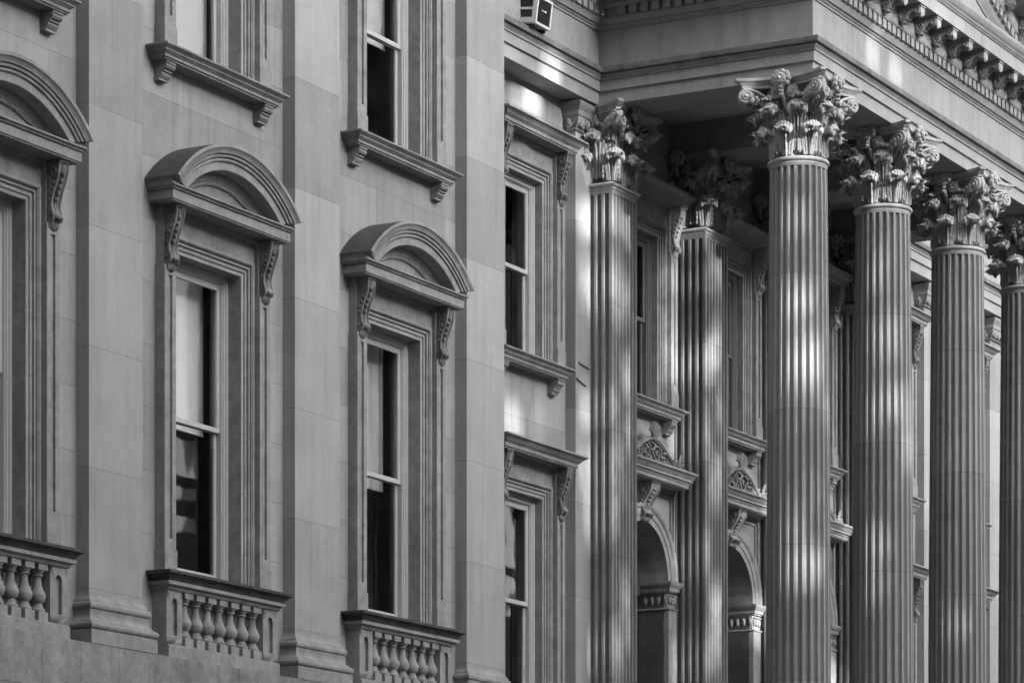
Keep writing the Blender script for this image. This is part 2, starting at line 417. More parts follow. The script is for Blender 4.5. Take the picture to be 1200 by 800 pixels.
    def sash(y0, za, zb, bot, top, st):
        mb = MB(); a = half - .06
        mb.holes(-a, a, za, zb, [(-a + st, a - st, za + bot, zb - top)], y0, y0 + .045)
        mb.holes(-a + st - .012, a - st + .012, za + bot - .012, zb - top + .012, [(-a + st + .006, a - st - .006, za + bot + .006, zb - top - .006)], y0 + .012, y0 + .03)
        g = MB(); g.box(-a + st - .004, a - st + .004, y0 + .019, y0 + .023, za + bot - .004, zb - top + .004)
        return mb.mesh('sash', SM), g.mesh('pane', M['glass'])
    s1, g1 = sash(.45 - dep, zm - .02, z1 - .03, .06, .15, .115)
    s2, g2 = sash(.50 - dep, z0 + .05, zm + .03, .13, .05, .10)
    out += [('sash', s1), ('pane', g1), ('sash', s2), ('pane', g2)]
    mb = MB(); mb.box(-half + .002, half - .002, .40 - dep, .60, z0 - .01, z0 + .06)
    out.append(('sill', mb.mesh('wood_sill', M['sash'])))
    return out

def place_window(pieces, loc, label=None, extra=()):
    w = None
    for p in list(pieces) + list(extra):
        if w is None:
            w = obj(p[0], p[1], ROOT, loc)
            if label: w['label'] = label
        else:
            obj(p[0], p[1], w, p[2] if len(p) > 2 else (0, 0, 0))
    return w

def stone_sill(half, zt, mats, br=True, y0=-.04):
    """moulded sill on two stepped brackets"""
    mb = MB()
    pf = [(-.1, zt - .17), (.0, zt - .17), (.0, zt - .155), (.012, zt - .15), (.02, zt - .145), (.02, zt - .105), (.035, zt - .10), (.045, zt - .085), (.06, zt - .08), (.065, zt - .06), (.095, zt - .035), (.115, zt - .025), (.12, zt - .02), (.12, zt), (-.1, zt + .012)]
    k = half - .12
    mb.sweep([(-k, .25), (-k, y0 + .02), (k, y0 + .02), (k, .25)], pf, plan, fill=True)
    sill = mb.mesh('stone_sill', mats, 35)
    mb = MB()
    prof = [(.2, zt - .172), (-.005, zt - .172), (-.005, zt - .20), (.012, zt - .205), (-.0, zt - .235), (.02, zt - .262), (.05, zt - .27), (.05, zt - .295), (.075, zt - .30), (.07, zt - .33), (.09, zt - .36), (.11, zt - .375), (.11, zt - .40), (.2, zt - .40)]
    n = len(prof); w = .10
    mb.add([(-w, y, z) for y, z in prof] + [(w, y, z) for y, z in prof], [tuple(range(n)), tuple(range(2 * n - 1, n - 1, -1))] + [(i, (i + 1) % n, n + (i + 1) % n, n + i) for i in range(n)])
    bk = mb.mesh('sill_bracket', mats, 30)
    return sill, bk

win1 = window_meshes(.75, 5.785, 9.82, 'arch')
win2 = window_meshes(.75, 12.28, 15.6, 'flat', hood_half=1.42)
sill2, brk2 = stone_sill(1.42, 12.275, M['trim'])

# ---- balustrade of the wing windows
def balustrade_meshes():
    mb = MB(); T = M['trim']
    mb.box(-1.28, 1.28, -.066, .25, 4.705, 4.86)                      # plinth
    mb.box(-1.272, 1.272, -.05, .25, 4.86, 4.875)
    for sg in (-1, 1):
        xa, xb = (.93, 1.275) if sg > 0 else (-1.275, -.93)
        y0, yd = -.03, .045; z0, z1 = 4.875, 5.545
        xm = (xa + xb) / 2 - .015 * 0; g = .062; s0, s1 = 4.99, 5.39
        arc = [(xm + g * math.cos(t), s1 + g * math.sin(t)) for t in [PI * i / 10 for i in range(11)]]   # right to left
        out = [(xm - g, s0), (xm + g, s0)] + arc
        # face around the slot
        def q(ps): mb.add([(x, y0, z) for x, z in ps], [tuple(range(len(ps)))])
        q([(xa, z0), (xb, z0), (xb, s0), (xa, s0)])
        q([(xa, s0), (xm - g, s0), (xm - g, s1), (xa, s1)]); q([(xm + g, s0), (xb, s0), (xb, s1), (xm + g, s1)])
        top = [(xb, s1)] + [(xb + (xa - xb) * i / 10, z1) for i in range(11)] + [(xa, s1)]
        for i in range(10):
            q([arc[i], top[i + 1], top[i + 2], arc[i + 1]])
        q([arc[0], (xb, s1), (xb, z1)]); q([arc[10], (xa, z1), (xa, s1)])
        n = len(out)
        mb.add([(x, y0, z) for x, z in out] + [(x, y0 + yd, z) for x, z in out], [(i, (i + 1) % n, n + (i + 1) % n, n + i) for i in range(n)] + [tuple(range(2 * n - 1, n - 1, -1))])
        # sides, top
        mb.add([(xa, y0, z0), (xa, y0, z1), (xa, .25, z1), (xa, .25, z0)], [(0, 1, 2, 3)]); mb.add([(xb, y0, z0), (xb, .25, z0), (xb, .25, z1), (xb, y0, z1)], [(0, 1, 2, 3)])
    body = mb.mesh('balustrade', T, 30)
    mb = MB()
    pf = [(-.1, 5.545), (.0, 5.545), (.012, 5.553), (.02, 5.575), (.03, 5.59), (.04, 5.60), (.068, 5.604), (.068, 5.648), (.055, 5.652), (.06, 5.668), (.075, 5.685), (.09, 5.71), (.125, 5.732), (.136, 5.738), (.136, 5.775), (-.1, 5.79)]
    mis = [0] * 7 + [1] * 8
    mb.sweep([(-1.276, .25), (-1.276, -.044), (1.276, -.044), (1.276, .25)], pf, plan, mis=mis, fill=True)
    cop = mb.mesh('coping', [T, M['trimsoot']], 35)
    mb = MB()
    mb.box(-.092, .092, -.04, .145, 4.876, 4.985); mb.box(-.092, .092, -.04, .145, 5.472, 5.544)
    prof = [(.088, 4.985), (.095, 5.0), (.09, 5.02), (.072, 5.03), (.068, 5.05), (.056, 5.075), (.058, 5.085), (.085, 5.105), (.094, 5.135), (.104, 5.165), (.099, 5.195), (.078, 5.235), (.058, 5.28), (.05, 5.33), (.046, 5.375), (.054, 5.40), (.07, 5.403), (.072, 5.415), (.058, 5.42), (.062, 5.435), (.082, 5.455), (.09, 5.472)]
    mb.lathe(prof, 0, .052, 18)
    bal = mb.mesh('baluster', T, 40)
    return body, cop, bal
b_body, b_cop, b_bal = balustrade_meshes()

for i, c in enumerate(WX):
    place_window(win1, (c, 0, 0))
    b = obj('balustrade', b_body, ROOT, (c, 0, 0)); obj('coping', b_cop, b)
    for k in range(-3, 4): obj('baluster', b_bal, b, (k * .2625, 0, 0))
    place_window(win2, (c, 0, 0), None, [('sill', sill2), ('sill_bracket', brk2, (-1.13, 0, 0)), ('sill_bracket', brk2, (1.13, 0, 0))])

# ------------------------------------------------------------------ recessed bays, portico wall, far wing
CX = [47.83, 51.19, 54.50, 57.86]         # column axes
CY = -3.0
PIER = [47.49, 50.885, 54.2, 57.52]
RECESS_W = 45.63
BAYS = [49.63, 52.98, 56.30]
FARW = [60.15, 63.71, 67.27]
FARP = [61.53, 65.09, 68.65]
x_far = 72.0
hh = .62
U0, U1 = 10.255, 13.05        # upper windows of the portico level
L0, L1 = 4.95, 8.22
dy = RW - WALL
hs = []
for c in [RECESS_W] + FARW: hs += [(c - hh - .006, c + hh + .006, U0, U1 + .006), (c - hh - .006, c + hh + .006, L0, L1 + .006)]
mb = MB(); mb.holes(x_r - .01, 47.6, 2.0, 15.2, [h for h in hs if h[0] < 47], RW, 1.1); obj('wall', mb.mesh('recess_wall', M['wall']), ROOT)
mb = MB(); mb.holes(58.3, x_far, 2.0, 15.2, [h for h in hs if h[0] > 47], RW, 1.1); obj('wall', mb.mesh('far_wing_wall', M['wall']), ROOT)
ARC_R, ARC_Z = .87, 7.47
hs = [(c - hh - .006, c + hh + .006, U0, U1 + .006) for c in BAYS]
mb = MB(); mb.holes(47.6, 58.3, 9.0, 15.2, hs, RW + .001, 1.1)
# arched openings below
for k in range(3):
    c = BAYS[k]; xa = 47.6 if k == 0 else (BAYS[k - 1] + c) / 2; xb = 58.3 if k == 2 else (c + BAYS[k + 1]) / 2
    n = 16; y0, y1 = RW + .001, 1.1
    mb.holes(xa, c - ARC_R, 4.4, ARC_Z, [], y0, y1); mb.holes(c + ARC_R, xb, 4.4, ARC_Z, [], y0, y1)
    arc = [(c + ARC_R * math.cos(PI * i / n), ARC_Z + ARC_R * math.sin(PI * i / n)) for i in range(n + 1)]
    top = [(xb + (xa - xb) * i / n, 9.0) for i in range(n + 1)]
    for i in range(n): mb.add([(p[0], y0, p[1]) for p in (arc[i], top[i], top[i + 1], arc[i + 1])], [(0, 1, 2, 3)])
    mb.add([(p[0], y0, p[1]) for p in (arc[0], (xb, ARC_Z), top[0])], [(0, 1, 2)]); mb.add([(p[0], y0, p[1]) for p in (arc[n], top[n], (xa, ARC_Z))], [(0, 1, 2)])
    mb.add([(p[0], y, p[1]) for y in (y0, y1) for p in arc], [(i, i + 1, n + 2 + i, n + 1 + i) for i in range(n)])
obj('wall', mb.mesh('portico_wall', M['old']), ROOT)

# the small windows (wall plane shifted to RW)
wu = window_meshes(hh, U0 + .002, U1, 'flat', hood_half=1.29, dep=.07)
wl = window_meshes(hh, L0, L1, 'flat', hood_half=1.29, dep=.07)
wu_old = window_meshes(hh, U0 + .002, U1, 'flat', mt='oldtrim', hood_half=1.25, dep=.09)
su, bu = stone_sill(1.14, 10.25, M['trim']); su_o, bu_o = stone_sill(1.14, 10.25, M['oldtrim'])
ex = [('sill', su), ('sill_bracket', bu, (-.88, 0, 0)), ('sill_bracket', bu, (.88, 0, 0))]
exo = [('sill', su_o), ('sill_bracket', bu_o, (-.88, 0, 0)), ('sill_bracket', bu_o, (.88, 0, 0))]
for c in [RECESS_W] + FARW:
    place_window(wu, (c, dy, 0), None, ex); place_window(wl, (c, dy, 0))
for c in BAYS: place_window(wu_old, (c, dy, 0), None, exo)

# plain pilasters with egg-and-dart capitals
def plain_pilaster():
    w = 1.1
    mb = MB(); mb.box(0, w, .39, .75, 4.4, 14.46)
    sh = mb.mesh('plain_pilaster', M['pil'])
    pf = [(0, 13.84), (.012, 13.85), (.02, 13.87), (.012, 13.89), (0, 13.895), (0, 14.0), (.02, 14.005), (.035, 14.02), (.035, 14.04), (.02, 14.05), (.03, 14.07), (.06, 14.10), (.085, 14.14), (.095, 14.19), (.095, 14.215), (.11, 14.22), (.115, 14.25), (.115, 14.30), (.13, 14.315), (.14, 14.345), (.165, 14.375), (.17, 14.39), (.17, 14.43), (0, 14.44)]
    mb = MB(); mb.sweep([(-.001, .75), (-.001, .389), (w + .001, .389), (w + .001, .75)], pf, plan, caps=False)
    def egg(x, y, nx, ny):
        mb.blob((x + nx * .07, y + ny * .07, 14.13), .05 if ny else .045, .045 if ny else .05, .075, 10, 6)
        a = [(x + nx * (.05 + .05 * math.sin(t)) + (.075 * math.cos(t) if ny else 0), y + ny * (.05 + .05 * math.sin(t)) + (.075 * math.cos(t) if nx else 0), 14.17 - .13 * math.sin(t)) for t in [PI * i / 10 for i in range(11)]]
        mb.tube(a, .012, 5)
    for i in range(6): egg(.06 + i * (w - .12) / 5, .389, 0, -1)
    for s_, x in ((-1, 0), (1, w)): egg(x, .47, s_, 0)
    return sh, mb.mesh('egg_and_dart_capital', M['trim'], 40)
pp, pc = plain_pilaster()
for x in [47.01] + FARP:
    o = obj('pilaster', pp, ROOT, (x, 0, 0)); obj('capital', pc, o)
    if x == 47.01:
        first_pp = o
mb = MB()
for z0, x0, x1, dz in ((0, 47.05, 47.42, .03), (-.27, 47.02, 47.30, .05)):
    pass
# two short rusty iron cramps on the face of the plain pilaster
for za, zb, xa, xb in ((10.43, 10.40, 47.09, 47.44), (10.17, 10.11, 47.03, 47.33)):
    mb = MB(); mb.tube([(xa, .375, za + .02), (xa + .03, .37, za), ((xa + xb) / 2, .372, (za + zb) / 2), (xb, .376, zb)], .011, 6)
    obj('iron_cramp', mb.mesh('iron_cramp', M['iron'], 40), first_pp, (-47.01, 0, 0))

# ------------------------------------------------------------------ Corinthian capitals
def leaf(mb, base, nrm, w, h, curl, lean=.10, lobes=4, nu=18, nv=20, thick=.02, lip=1.0):
    """acanthus leaf standing on base (x, y, z), facing nrm; rises, then curls outward and down"""
    n = Vector((nrm[0], nrm[1], 0)).normalized(); t = Vector((-n.y, n.x, 0)); B = Vector(base)
    sp = []; straight = h - curl
    for j in range(nv + 1):
        v = j / nv
        if v < .64:
            k = v / .64; sp.append((lean * k * k * h, straight * k, 0.0))
        else:
            k = (v - .64) / .36; a = k * PI * 1.15
            sp.append((lean * h + curl * 1.15 * (1 - math.cos(a)), straight + curl * math.sin(a), a))
    front = []; bk = []
    for j in range(nv + 1):
        v = j / nv; o, z, a = sp[j]
        env = (.74 + .30 * math.sin(PI * min(1, v * 1.02) ** .9)) * (1 - max(0, v - .86) * 1.6)
        ph = (v * lobes) % 1.0
        lob = .76 + .24 * math.sin(PI * ph) ** .6
        ww = w * .5 * env * lob
        rf = []; rb = []
        for i in range(nu + 1):
            u = -1 + 2 * i / nu; au = abs(u)
            rid = .045 * math.cos(au * PI * 3.4 + ph * 1.6) * (.4 + .6 * au)
            if au < .12: rid += .045 * (1 - au / .12)
            if au > .55: rid -= .035 * math.cos(PI * ph) ** 2 * (au - .55) / .45
            cup = -.22 * w * u * u + rid
            no = math.cos(a); nz = math.sin(a)
            p = B + n * (o + cup * no) + t * (u * ww) + Vector((0, 0, z + cup * nz))
            rf.append(p); rb.append(p - n * (thick * no) - Vector((0, 0, thick * nz)))
        front.append(rf); bk.append(rb)
    mb.grid(front); mb.grid(bk, flip=True)
    edge = [front[j][0] for j in range(nv + 1)] + front[nv][1:] + [front[j][nu] for j in range(nv - 1, -1, -1)]
    edgb = [bk[j][0] for j in range(nv + 1)] + bk[nv][1:] + [bk[j][nu] for j in range(nv - 1, -1, -1)]
    mb.grid([edge, edgb])
    # raised ribs fanning up the leaf and small lobes along its edges
    for u0 in (-.82, -.42, 0, .42, .82):
        pts = []
        for k in range(7):
            f = k / 6; u = u0 * (.55 + .45 * f)
            pts.append(B + n * (.018 + lean * h * f * f * .9 - .20 * w * u * u) + t * (u * w * .5) + Vector((0, 0, .02 + (straight * .98 - .02) * f)))
        mb.tube(pts, [.017 * lip] + [.014 * lip] * 5 + [.020 * lip], 5)
    for sg in (-1, 1):
        for v_, r_ in ((.22, .024), (.42, .028), (.62, .030), (.82, .032)):
            p = B + n * (.012 + lean * h * v_ * v_ - .16 * w) + t * (sg * w * (.44 + .06 * v_)) + Vector((0, 0, straight * v_))
            mb.blob(p, r_ * .8, r_ * .8, r_ * 1.5, 6, 4)
    # ruffled curled lip
    for i in range(7):
        u = -1 + 2 * i / 6; q = w * .5
        p = B + n * (lean * h + curl * (1.35 + .35 * math.cos(u * 1.3))) + t * (u * q * .92) + Vector((0, 0, straight + curl * (.72 - .55 * u * u)))
        mb.blob(p, q * .22 * lip, q * .22 * lip, curl * .46 * lip, 7, 5)
        p2 = p + n * (curl * .42) - Vector((0, 0, curl * .55))
        mb.blob(p2, q * .19 * lip, q * .19 * lip, curl * .42 * lip, 6, 4)

def volute(mb, c, n, t, r, turns, stem, rad):
    """raised spiral disc at c in the vertical plane of t and z, fed by a stem"""
    c = Vector(c); t = Vector((t[0], t[1], 0)).normalized(); N_ = Vector((n[0], n[1], 0)).normalized()
    pts = []; k = 40
    for i in range(k + 1):
        f = i / k; a = f * turns * 2 * PI; rr = r * (1 - .84 * f)
        pts.append(c + t * (rr * math.sin(a)) + Vector((0, 0, rr * math.cos(a))) + N_ * (.05 * f))
    allp = [Vector(p) for p in stem] + pts
    rads = [rad * (.75 + .25 * i / max(1, len(stem))) for i in range(len(stem))] + [rad * (1 - .5 * i / k) for i in range(k + 1)]
    mb.tube(allp, rads, 7, flat=1.0)
    mb.blob(c + N_ * .06, r * .2, r * .2, r * .2, 8, 5)
    m = 16
    ring = [c + t * (r * math.sin(2 * PI * q / m)) + Vector((0, 0, r * math.cos(2 * PI * q / m))) for q in range(m)]
    mb.add([p - N_ * .05 for p in ring] + [p + N_ * .0 for p in ring], [(q, (q + 1) % m, m + (q + 1) % m, m + q) for q in range(m)] + [tuple(range(m))[::-1], tuple(range(m, 2 * m))])

def capital_mesh(kind, mat, r0=.425, z0=13.29, z1=14.47):
    mb = MB(); H = z1 - z0; rr_ = random.Random(11)
    sq = kind == 'pier'
    def ringsq(pr):
        for (ra, za), (rb, zb) in zip(pr, pr[1:]):
            mb.grid([[(-ra, -ra, za), (ra, -ra, za), (ra, ra, za), (-ra, ra, za)], [(-rb, -rb, zb), (rb, -rb, zb), (rb, rb, zb), (-rb, rb, zb)]], cu=True)
    prof = [(r0 - .10, z0), (r0 - .09, z0 + .5 * H), (r0 - .03, z0 + .68 * H), (r0 + .05, z0 + .82 * H), (r0 + .10, z0 + .875 * H)]
    ring = [(r0 - .02, z0 - .12), (r0 + .005, z0 - .115), (r0 + .018, z0 - .105), (r0 + .018, z0 - .09), (r0 + .008, z0 - .088), (r0 + .008, z0 - .074), (r0 + .03, z0 - .07), (r0 + .044, z0 - .055), (r0 + .048, z0 - .038), (r0 + .042, z0 - .02), (r0 + .022, z0 - .008), (r0 - .06, z0)]
    if sq: ringsq(prof); ringsq(ring)
    else: mb.lathe(prof, 0, 0, 40); mb.lathe(ring, 0, 0, 56)
    def spot(a, r):
        c, s = math.cos(a), math.sin(a)
        if not sq: return (r * c, r * s), (c, s)
        k = r / max(abs(c), abs(s))
        if abs(abs(c) - abs(s)) < .25: return (k * c * .97, k * s * .97), (c, s)
        d = (math.copysign(1, c), 0) if abs(c) > abs(s) else (0, math.copysign(1, s))
        return (k * c, k * s), d
    for i in range(8):
        a = 2 * PI * i / 8
        p, d = spot(a, r0 - .015); leaf(mb, (p[0], p[1], z0 - .005), d, .275, .40 * H, .10, lean=.06, lip=1.25)
        a += PI / 8
        p, d = spot(a, r0 - .03); leaf(mb, (p[0], p[1], z0 + .06), d, .27, .66 * H - .06, .11, lean=.07, lip=1.25)
    A = .755 + (r0 - .425); cav = .19; hz0 = z0 + .878 * H
    def outline(k):
        pts = []
        for q in range(4):
            ang = q * PI / 2
            for i in range(13):
                u = -1 + 2 * i / 12; x = u * A * k * .92; y = -A * k + cav * (1 - u * u)
                pts.append((x * math.cos(ang) - y * math.sin(ang), x * math.sin(ang) + y * math.cos(ang)))
        return pts
    lv = [(.90, hz0), (.90, hz0 + .045), (.925, hz0 + .05), (.93, hz0 + .06), (.965, hz0 + .085), (.985, hz0 + .095), (1.0, hz0 + .10), (1.0, z1)]
    rows = [[(x, y, z) for x, y in outline(k)] for k, z in lv]
    mb.grid(rows, cu=True); nn = len(rows[0])
    mb.add(rows[0], [tuple(range(nn))[::-1]]); mb.add(rows[-1], [tuple(range(nn))])
    for q in range(4):
        ang = q * PI / 2; rot = lambda x, y: (x * math.cos(ang) - y * math.sin(ang), x * math.sin(ang) + y * math.cos(ang))
        n_ = rot(0, -1)
        for sg in (-1, 1):
            # corner volute under the horn
            vx, vy, vz, vr = sg * .565 * A / .755, -(A - .105), hz0 - .125, .105
            st = []
            for i in range(10):
                f = i / 9; x, y = rot(sg * (.11 + (abs(vx) - .11) * f ** .9), -(r0 + .03 + (-vy - r0 - .03) * f ** 1.6))
                st.append((x, y, z0 + .58 * H + (vz + vr - z0 - .58 * H) * math.sin(f * PI / 2) ** .9))
            nv_ = rot(-sg * .30, -1); tv = rot(sg, -.30 )
            volute(mb, (*rot(vx, vy), vz), nv_, tv, vr, 2.1, st, .030)
            # inner helix meeting its twin under the fleuron
            hx, hy, hzc, hr = sg * .135, -(A - .205), hz0 - .11, .082
            st = []
            for i in range(8):
                f = i / 7; x, y = rot(sg * (.25 - .06 * f), -(r0 + .03 + (-hy - r0 - .03) * f ** 1.3)); st.append((x, y, z0 + .58 * H + (hzc + hr - z0 - .58 * H) * f))
            volute(mb, (*rot(hx, hy), hzc), n_, rot(-sg, 0), hr, 1.9, st, .024)
            # husk leaves along the stalk
            for i in range(5):
                f = .18 + .17 * i; x, y = rot(sg * (.13 + (abs(vx) - .16) * f), -(r0 + .045 + (-vy - r0) * f ** 1.6)); zz = z0 + .55 * H + (vz - .06 - z0 - .55 * H) * math.sin(f * PI / 2)
                mb.blob((x, y, zz), .045, .045, .055, 7, 5); mb.blob((x + n_[0] * .03, y + n_[1] * .03, zz + .045), .028, .028, .04, 6, 4)
            p = rot(sg * .2, -(r0 + .0)); leaf(mb, (p[0], p[1], z0 + .50 * H), rot(sg * .35, -1), .17, .26 * H, .055, lean=.25, nu=10, nv=12)
        # fleuron
        fz = hz0 + .075; fy = -(A - .10)
        for k in range(9):
            a = 2 * PI * k / 9; px, py = rot(.115 * math.cos(a), fy + .01); mb.blob((px, py, fz + .105 * math.sin(a)), .052, .052, .048, 7, 5)
            a += .35; px, py = rot(.06 * math.cos(a), fy - .045); mb.blob((px, py, fz + .055 * math.sin(a)), .04, .04, .038, 6, 4)
        px, py = rot(0, fy - .08); mb.blob((px, py, fz), .035, .035, .035, 8, 5)
        p0, p1 = rot(0, -(r0 + .03)), rot(0, fy + .03); mb.tube([(*p0, z0 + .6 * H), (*p1, fz - .2), (*p1, fz - .06)], [.03, .03, .035], 7)
        for k in range(3): px, py = rot(0, fy - .01 + .01 * k); mb.blob((px, py, fz - .13 - .06 * k), .045, .04, .03, 7, 4)
    for q in range(4):                                   # leaf under each horn
        a = PI / 4 + q * PI / 2; rb_ = (r0 - .02) * (1.30 if sq else 1.0)
        leaf(mb, (rb_ * math.cos(a), rb_ * math.sin(a), z0 + .54 * H), (math.cos(a), math.sin(a)), .2, .30 * H, .07, lean=.75, nu=10, nv=14)
        x, y = .86 * A / .755 * math.cos(a), .86 * A / .755 * math.sin(a)
        mb.tube([(x * .8, y * .8, hz0 - .22), (x * .96, y * .96, hz0 - .12), (x * 1.04, y * 1.04, hz0 - .01)], [.03, .045, .05], 8)
    return mb.mesh('corinthian_capital', mat, 50)

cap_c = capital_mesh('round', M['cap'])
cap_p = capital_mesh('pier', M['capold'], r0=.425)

# ------------------------------------------------------------------ fluted columns and piers
def fluted_round(z0, z1, r_bot, r_top, n=24, mat=None):
    mb = MB(); k = 10; rows = []
    def depth(z):
        d = 1.0; e = .07
        for lim, sg in ((z1 - .035, -1), (z0 + .12, 1)):
            t = (lim - z) * -sg
            if t < 0: return 0.
            if t < e: d = min(d, math.sqrt(max(0, 1 - (1 - t / e) ** 2)))
        return d
    zs = [z0, z0 + .05, z0 + .12] + [z0 + .12 + .07 * f for f in (.1, .3, .6, 1)] + [z0 + .5 + (z1 - .7 - z0 - .5) * i / 16 for i in range(17)] + [z1 - .035 - .07 * f for f in (1, .6, .3, .1, 0)] + [z1 - .02, z1]
    for z in zs:
        f = (z - z0) / (z1 - z0); r = r_bot + (r_top - r_bot) * (f ** 1.55); d = depth(z)
        row = []
        for i in range(n):
            for j in range(k):
                a = 2 * PI * (i + j / k) / n; fl = .30
                u = (j / k - fl) / (1 - fl)
                dd = 0 if u <= 0 else math.sqrt(max(0, 1 - (2 * u - 1) ** 2)) * .060 * d
                row.append(((r - dd) * math.cos(a), (r - dd) * math.sin(a), z))
        rows.append(row)
    mb.grid(rows, cu=True)
    return mb.mesh('fluted_shaft', mat, 38)

FLOOR = 4.35
col_me = fluted_round(4.85, 13.18, .495, .437, mat=M['col'])
mb = MB()
bp = [(.50, 4.86), (.52, 4.84), (.525, 4.82)] + [(.53 + .045 * math.sin(t), 4.775 + .045 * math.cos(t)) for t in [PI * i / 6 for i in range(7)]] + [(.53, 4.72), (.54, 4.69), (.58, 4.66)] + [(.59 + .06 * math.sin(t), 4.59 + .06 * math.cos(t)) for t in [PI * i / 6 for i in range(7)]] + [(.58, 4.53)]
mb.lathe(bp[::-1], 0, 0, 40); mb.box(-.66, .66, -.66, .66, FLOOR, 4.53)
colb_me = mb.mesh('column_base', M['col'], 40)
for x in CX:
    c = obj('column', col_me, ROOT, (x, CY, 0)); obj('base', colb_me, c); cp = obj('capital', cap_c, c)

def fluted_square(w, d, z0, z1, nf, ns, mat):
    """square pier: front -y, sides; flutes on front and both sides; x 0..w, y 0..d"""
    mb = MB(); k = 8
    def section(dep):
        pts = []
        def edge(p0, p1, nfl, inn):
            p0 = Vector(p0); p1 = Vector(p1); L = (p1 - p0).length; t = (p1 - p0) / L; m = .035
            pitch = (L - 2 * m) / nfl; pts.append(tuple(p0))
            for i in range(nfl):
                fl = pitch * .16
                for j in range(k + 1):
                    u = j / k; s = m + i * pitch + fl + (pitch - 2 * fl) * u
                    q = p0 + t * s + Vector(inn) * (math.sqrt(max(0, 1 - (2 * u - 1) ** 2)) * .060 * dep); pts.append(tuple(q))
        edge((0, d), (0, 0), ns, (1, 0)); edge((0, 0), (w, 0), nf, (0, 1)); edge((w, 0), (w, d), ns, (-1, 0)); pts.append((w, d))
        return pts
    zz = [(z0, 0), (z0 + .15, 0), (z0 + .16, .5), (z0 + .2, 1), (z1 - .14, 1), (z1 - .10, .85), (z1 - .08, .5), (z1 - .07, 0), (z1, 0)]
    rows = [[(x, y, z) for x, y in section(dp)] for z, dp in zz]
    mb.grid(rows)
    return mb.mesh('fluted_pier', mat, 30)
pier_me = fluted_square(.87, .72, 4.85, 13.18, 7, 5, M['colold'])
mb = MB(); mb.sweep([(0, .6), (0, 0), (.87, 0), (.87, .6)], [(r - .47, z) for r, z in bp][::1] + [(.10, FLOOR), (0, FLOOR)], plan, caps=False); pierb_me = mb.mesh('pier_base', M['colold'], 40)
for x in PIER:
    p = obj('fluted_pilaster', pier_me, ROOT, (x, 0, 0)); obj('base', pierb_me, p)
    cp = obj('capital', cap_p, p, (.435, .43, 0))

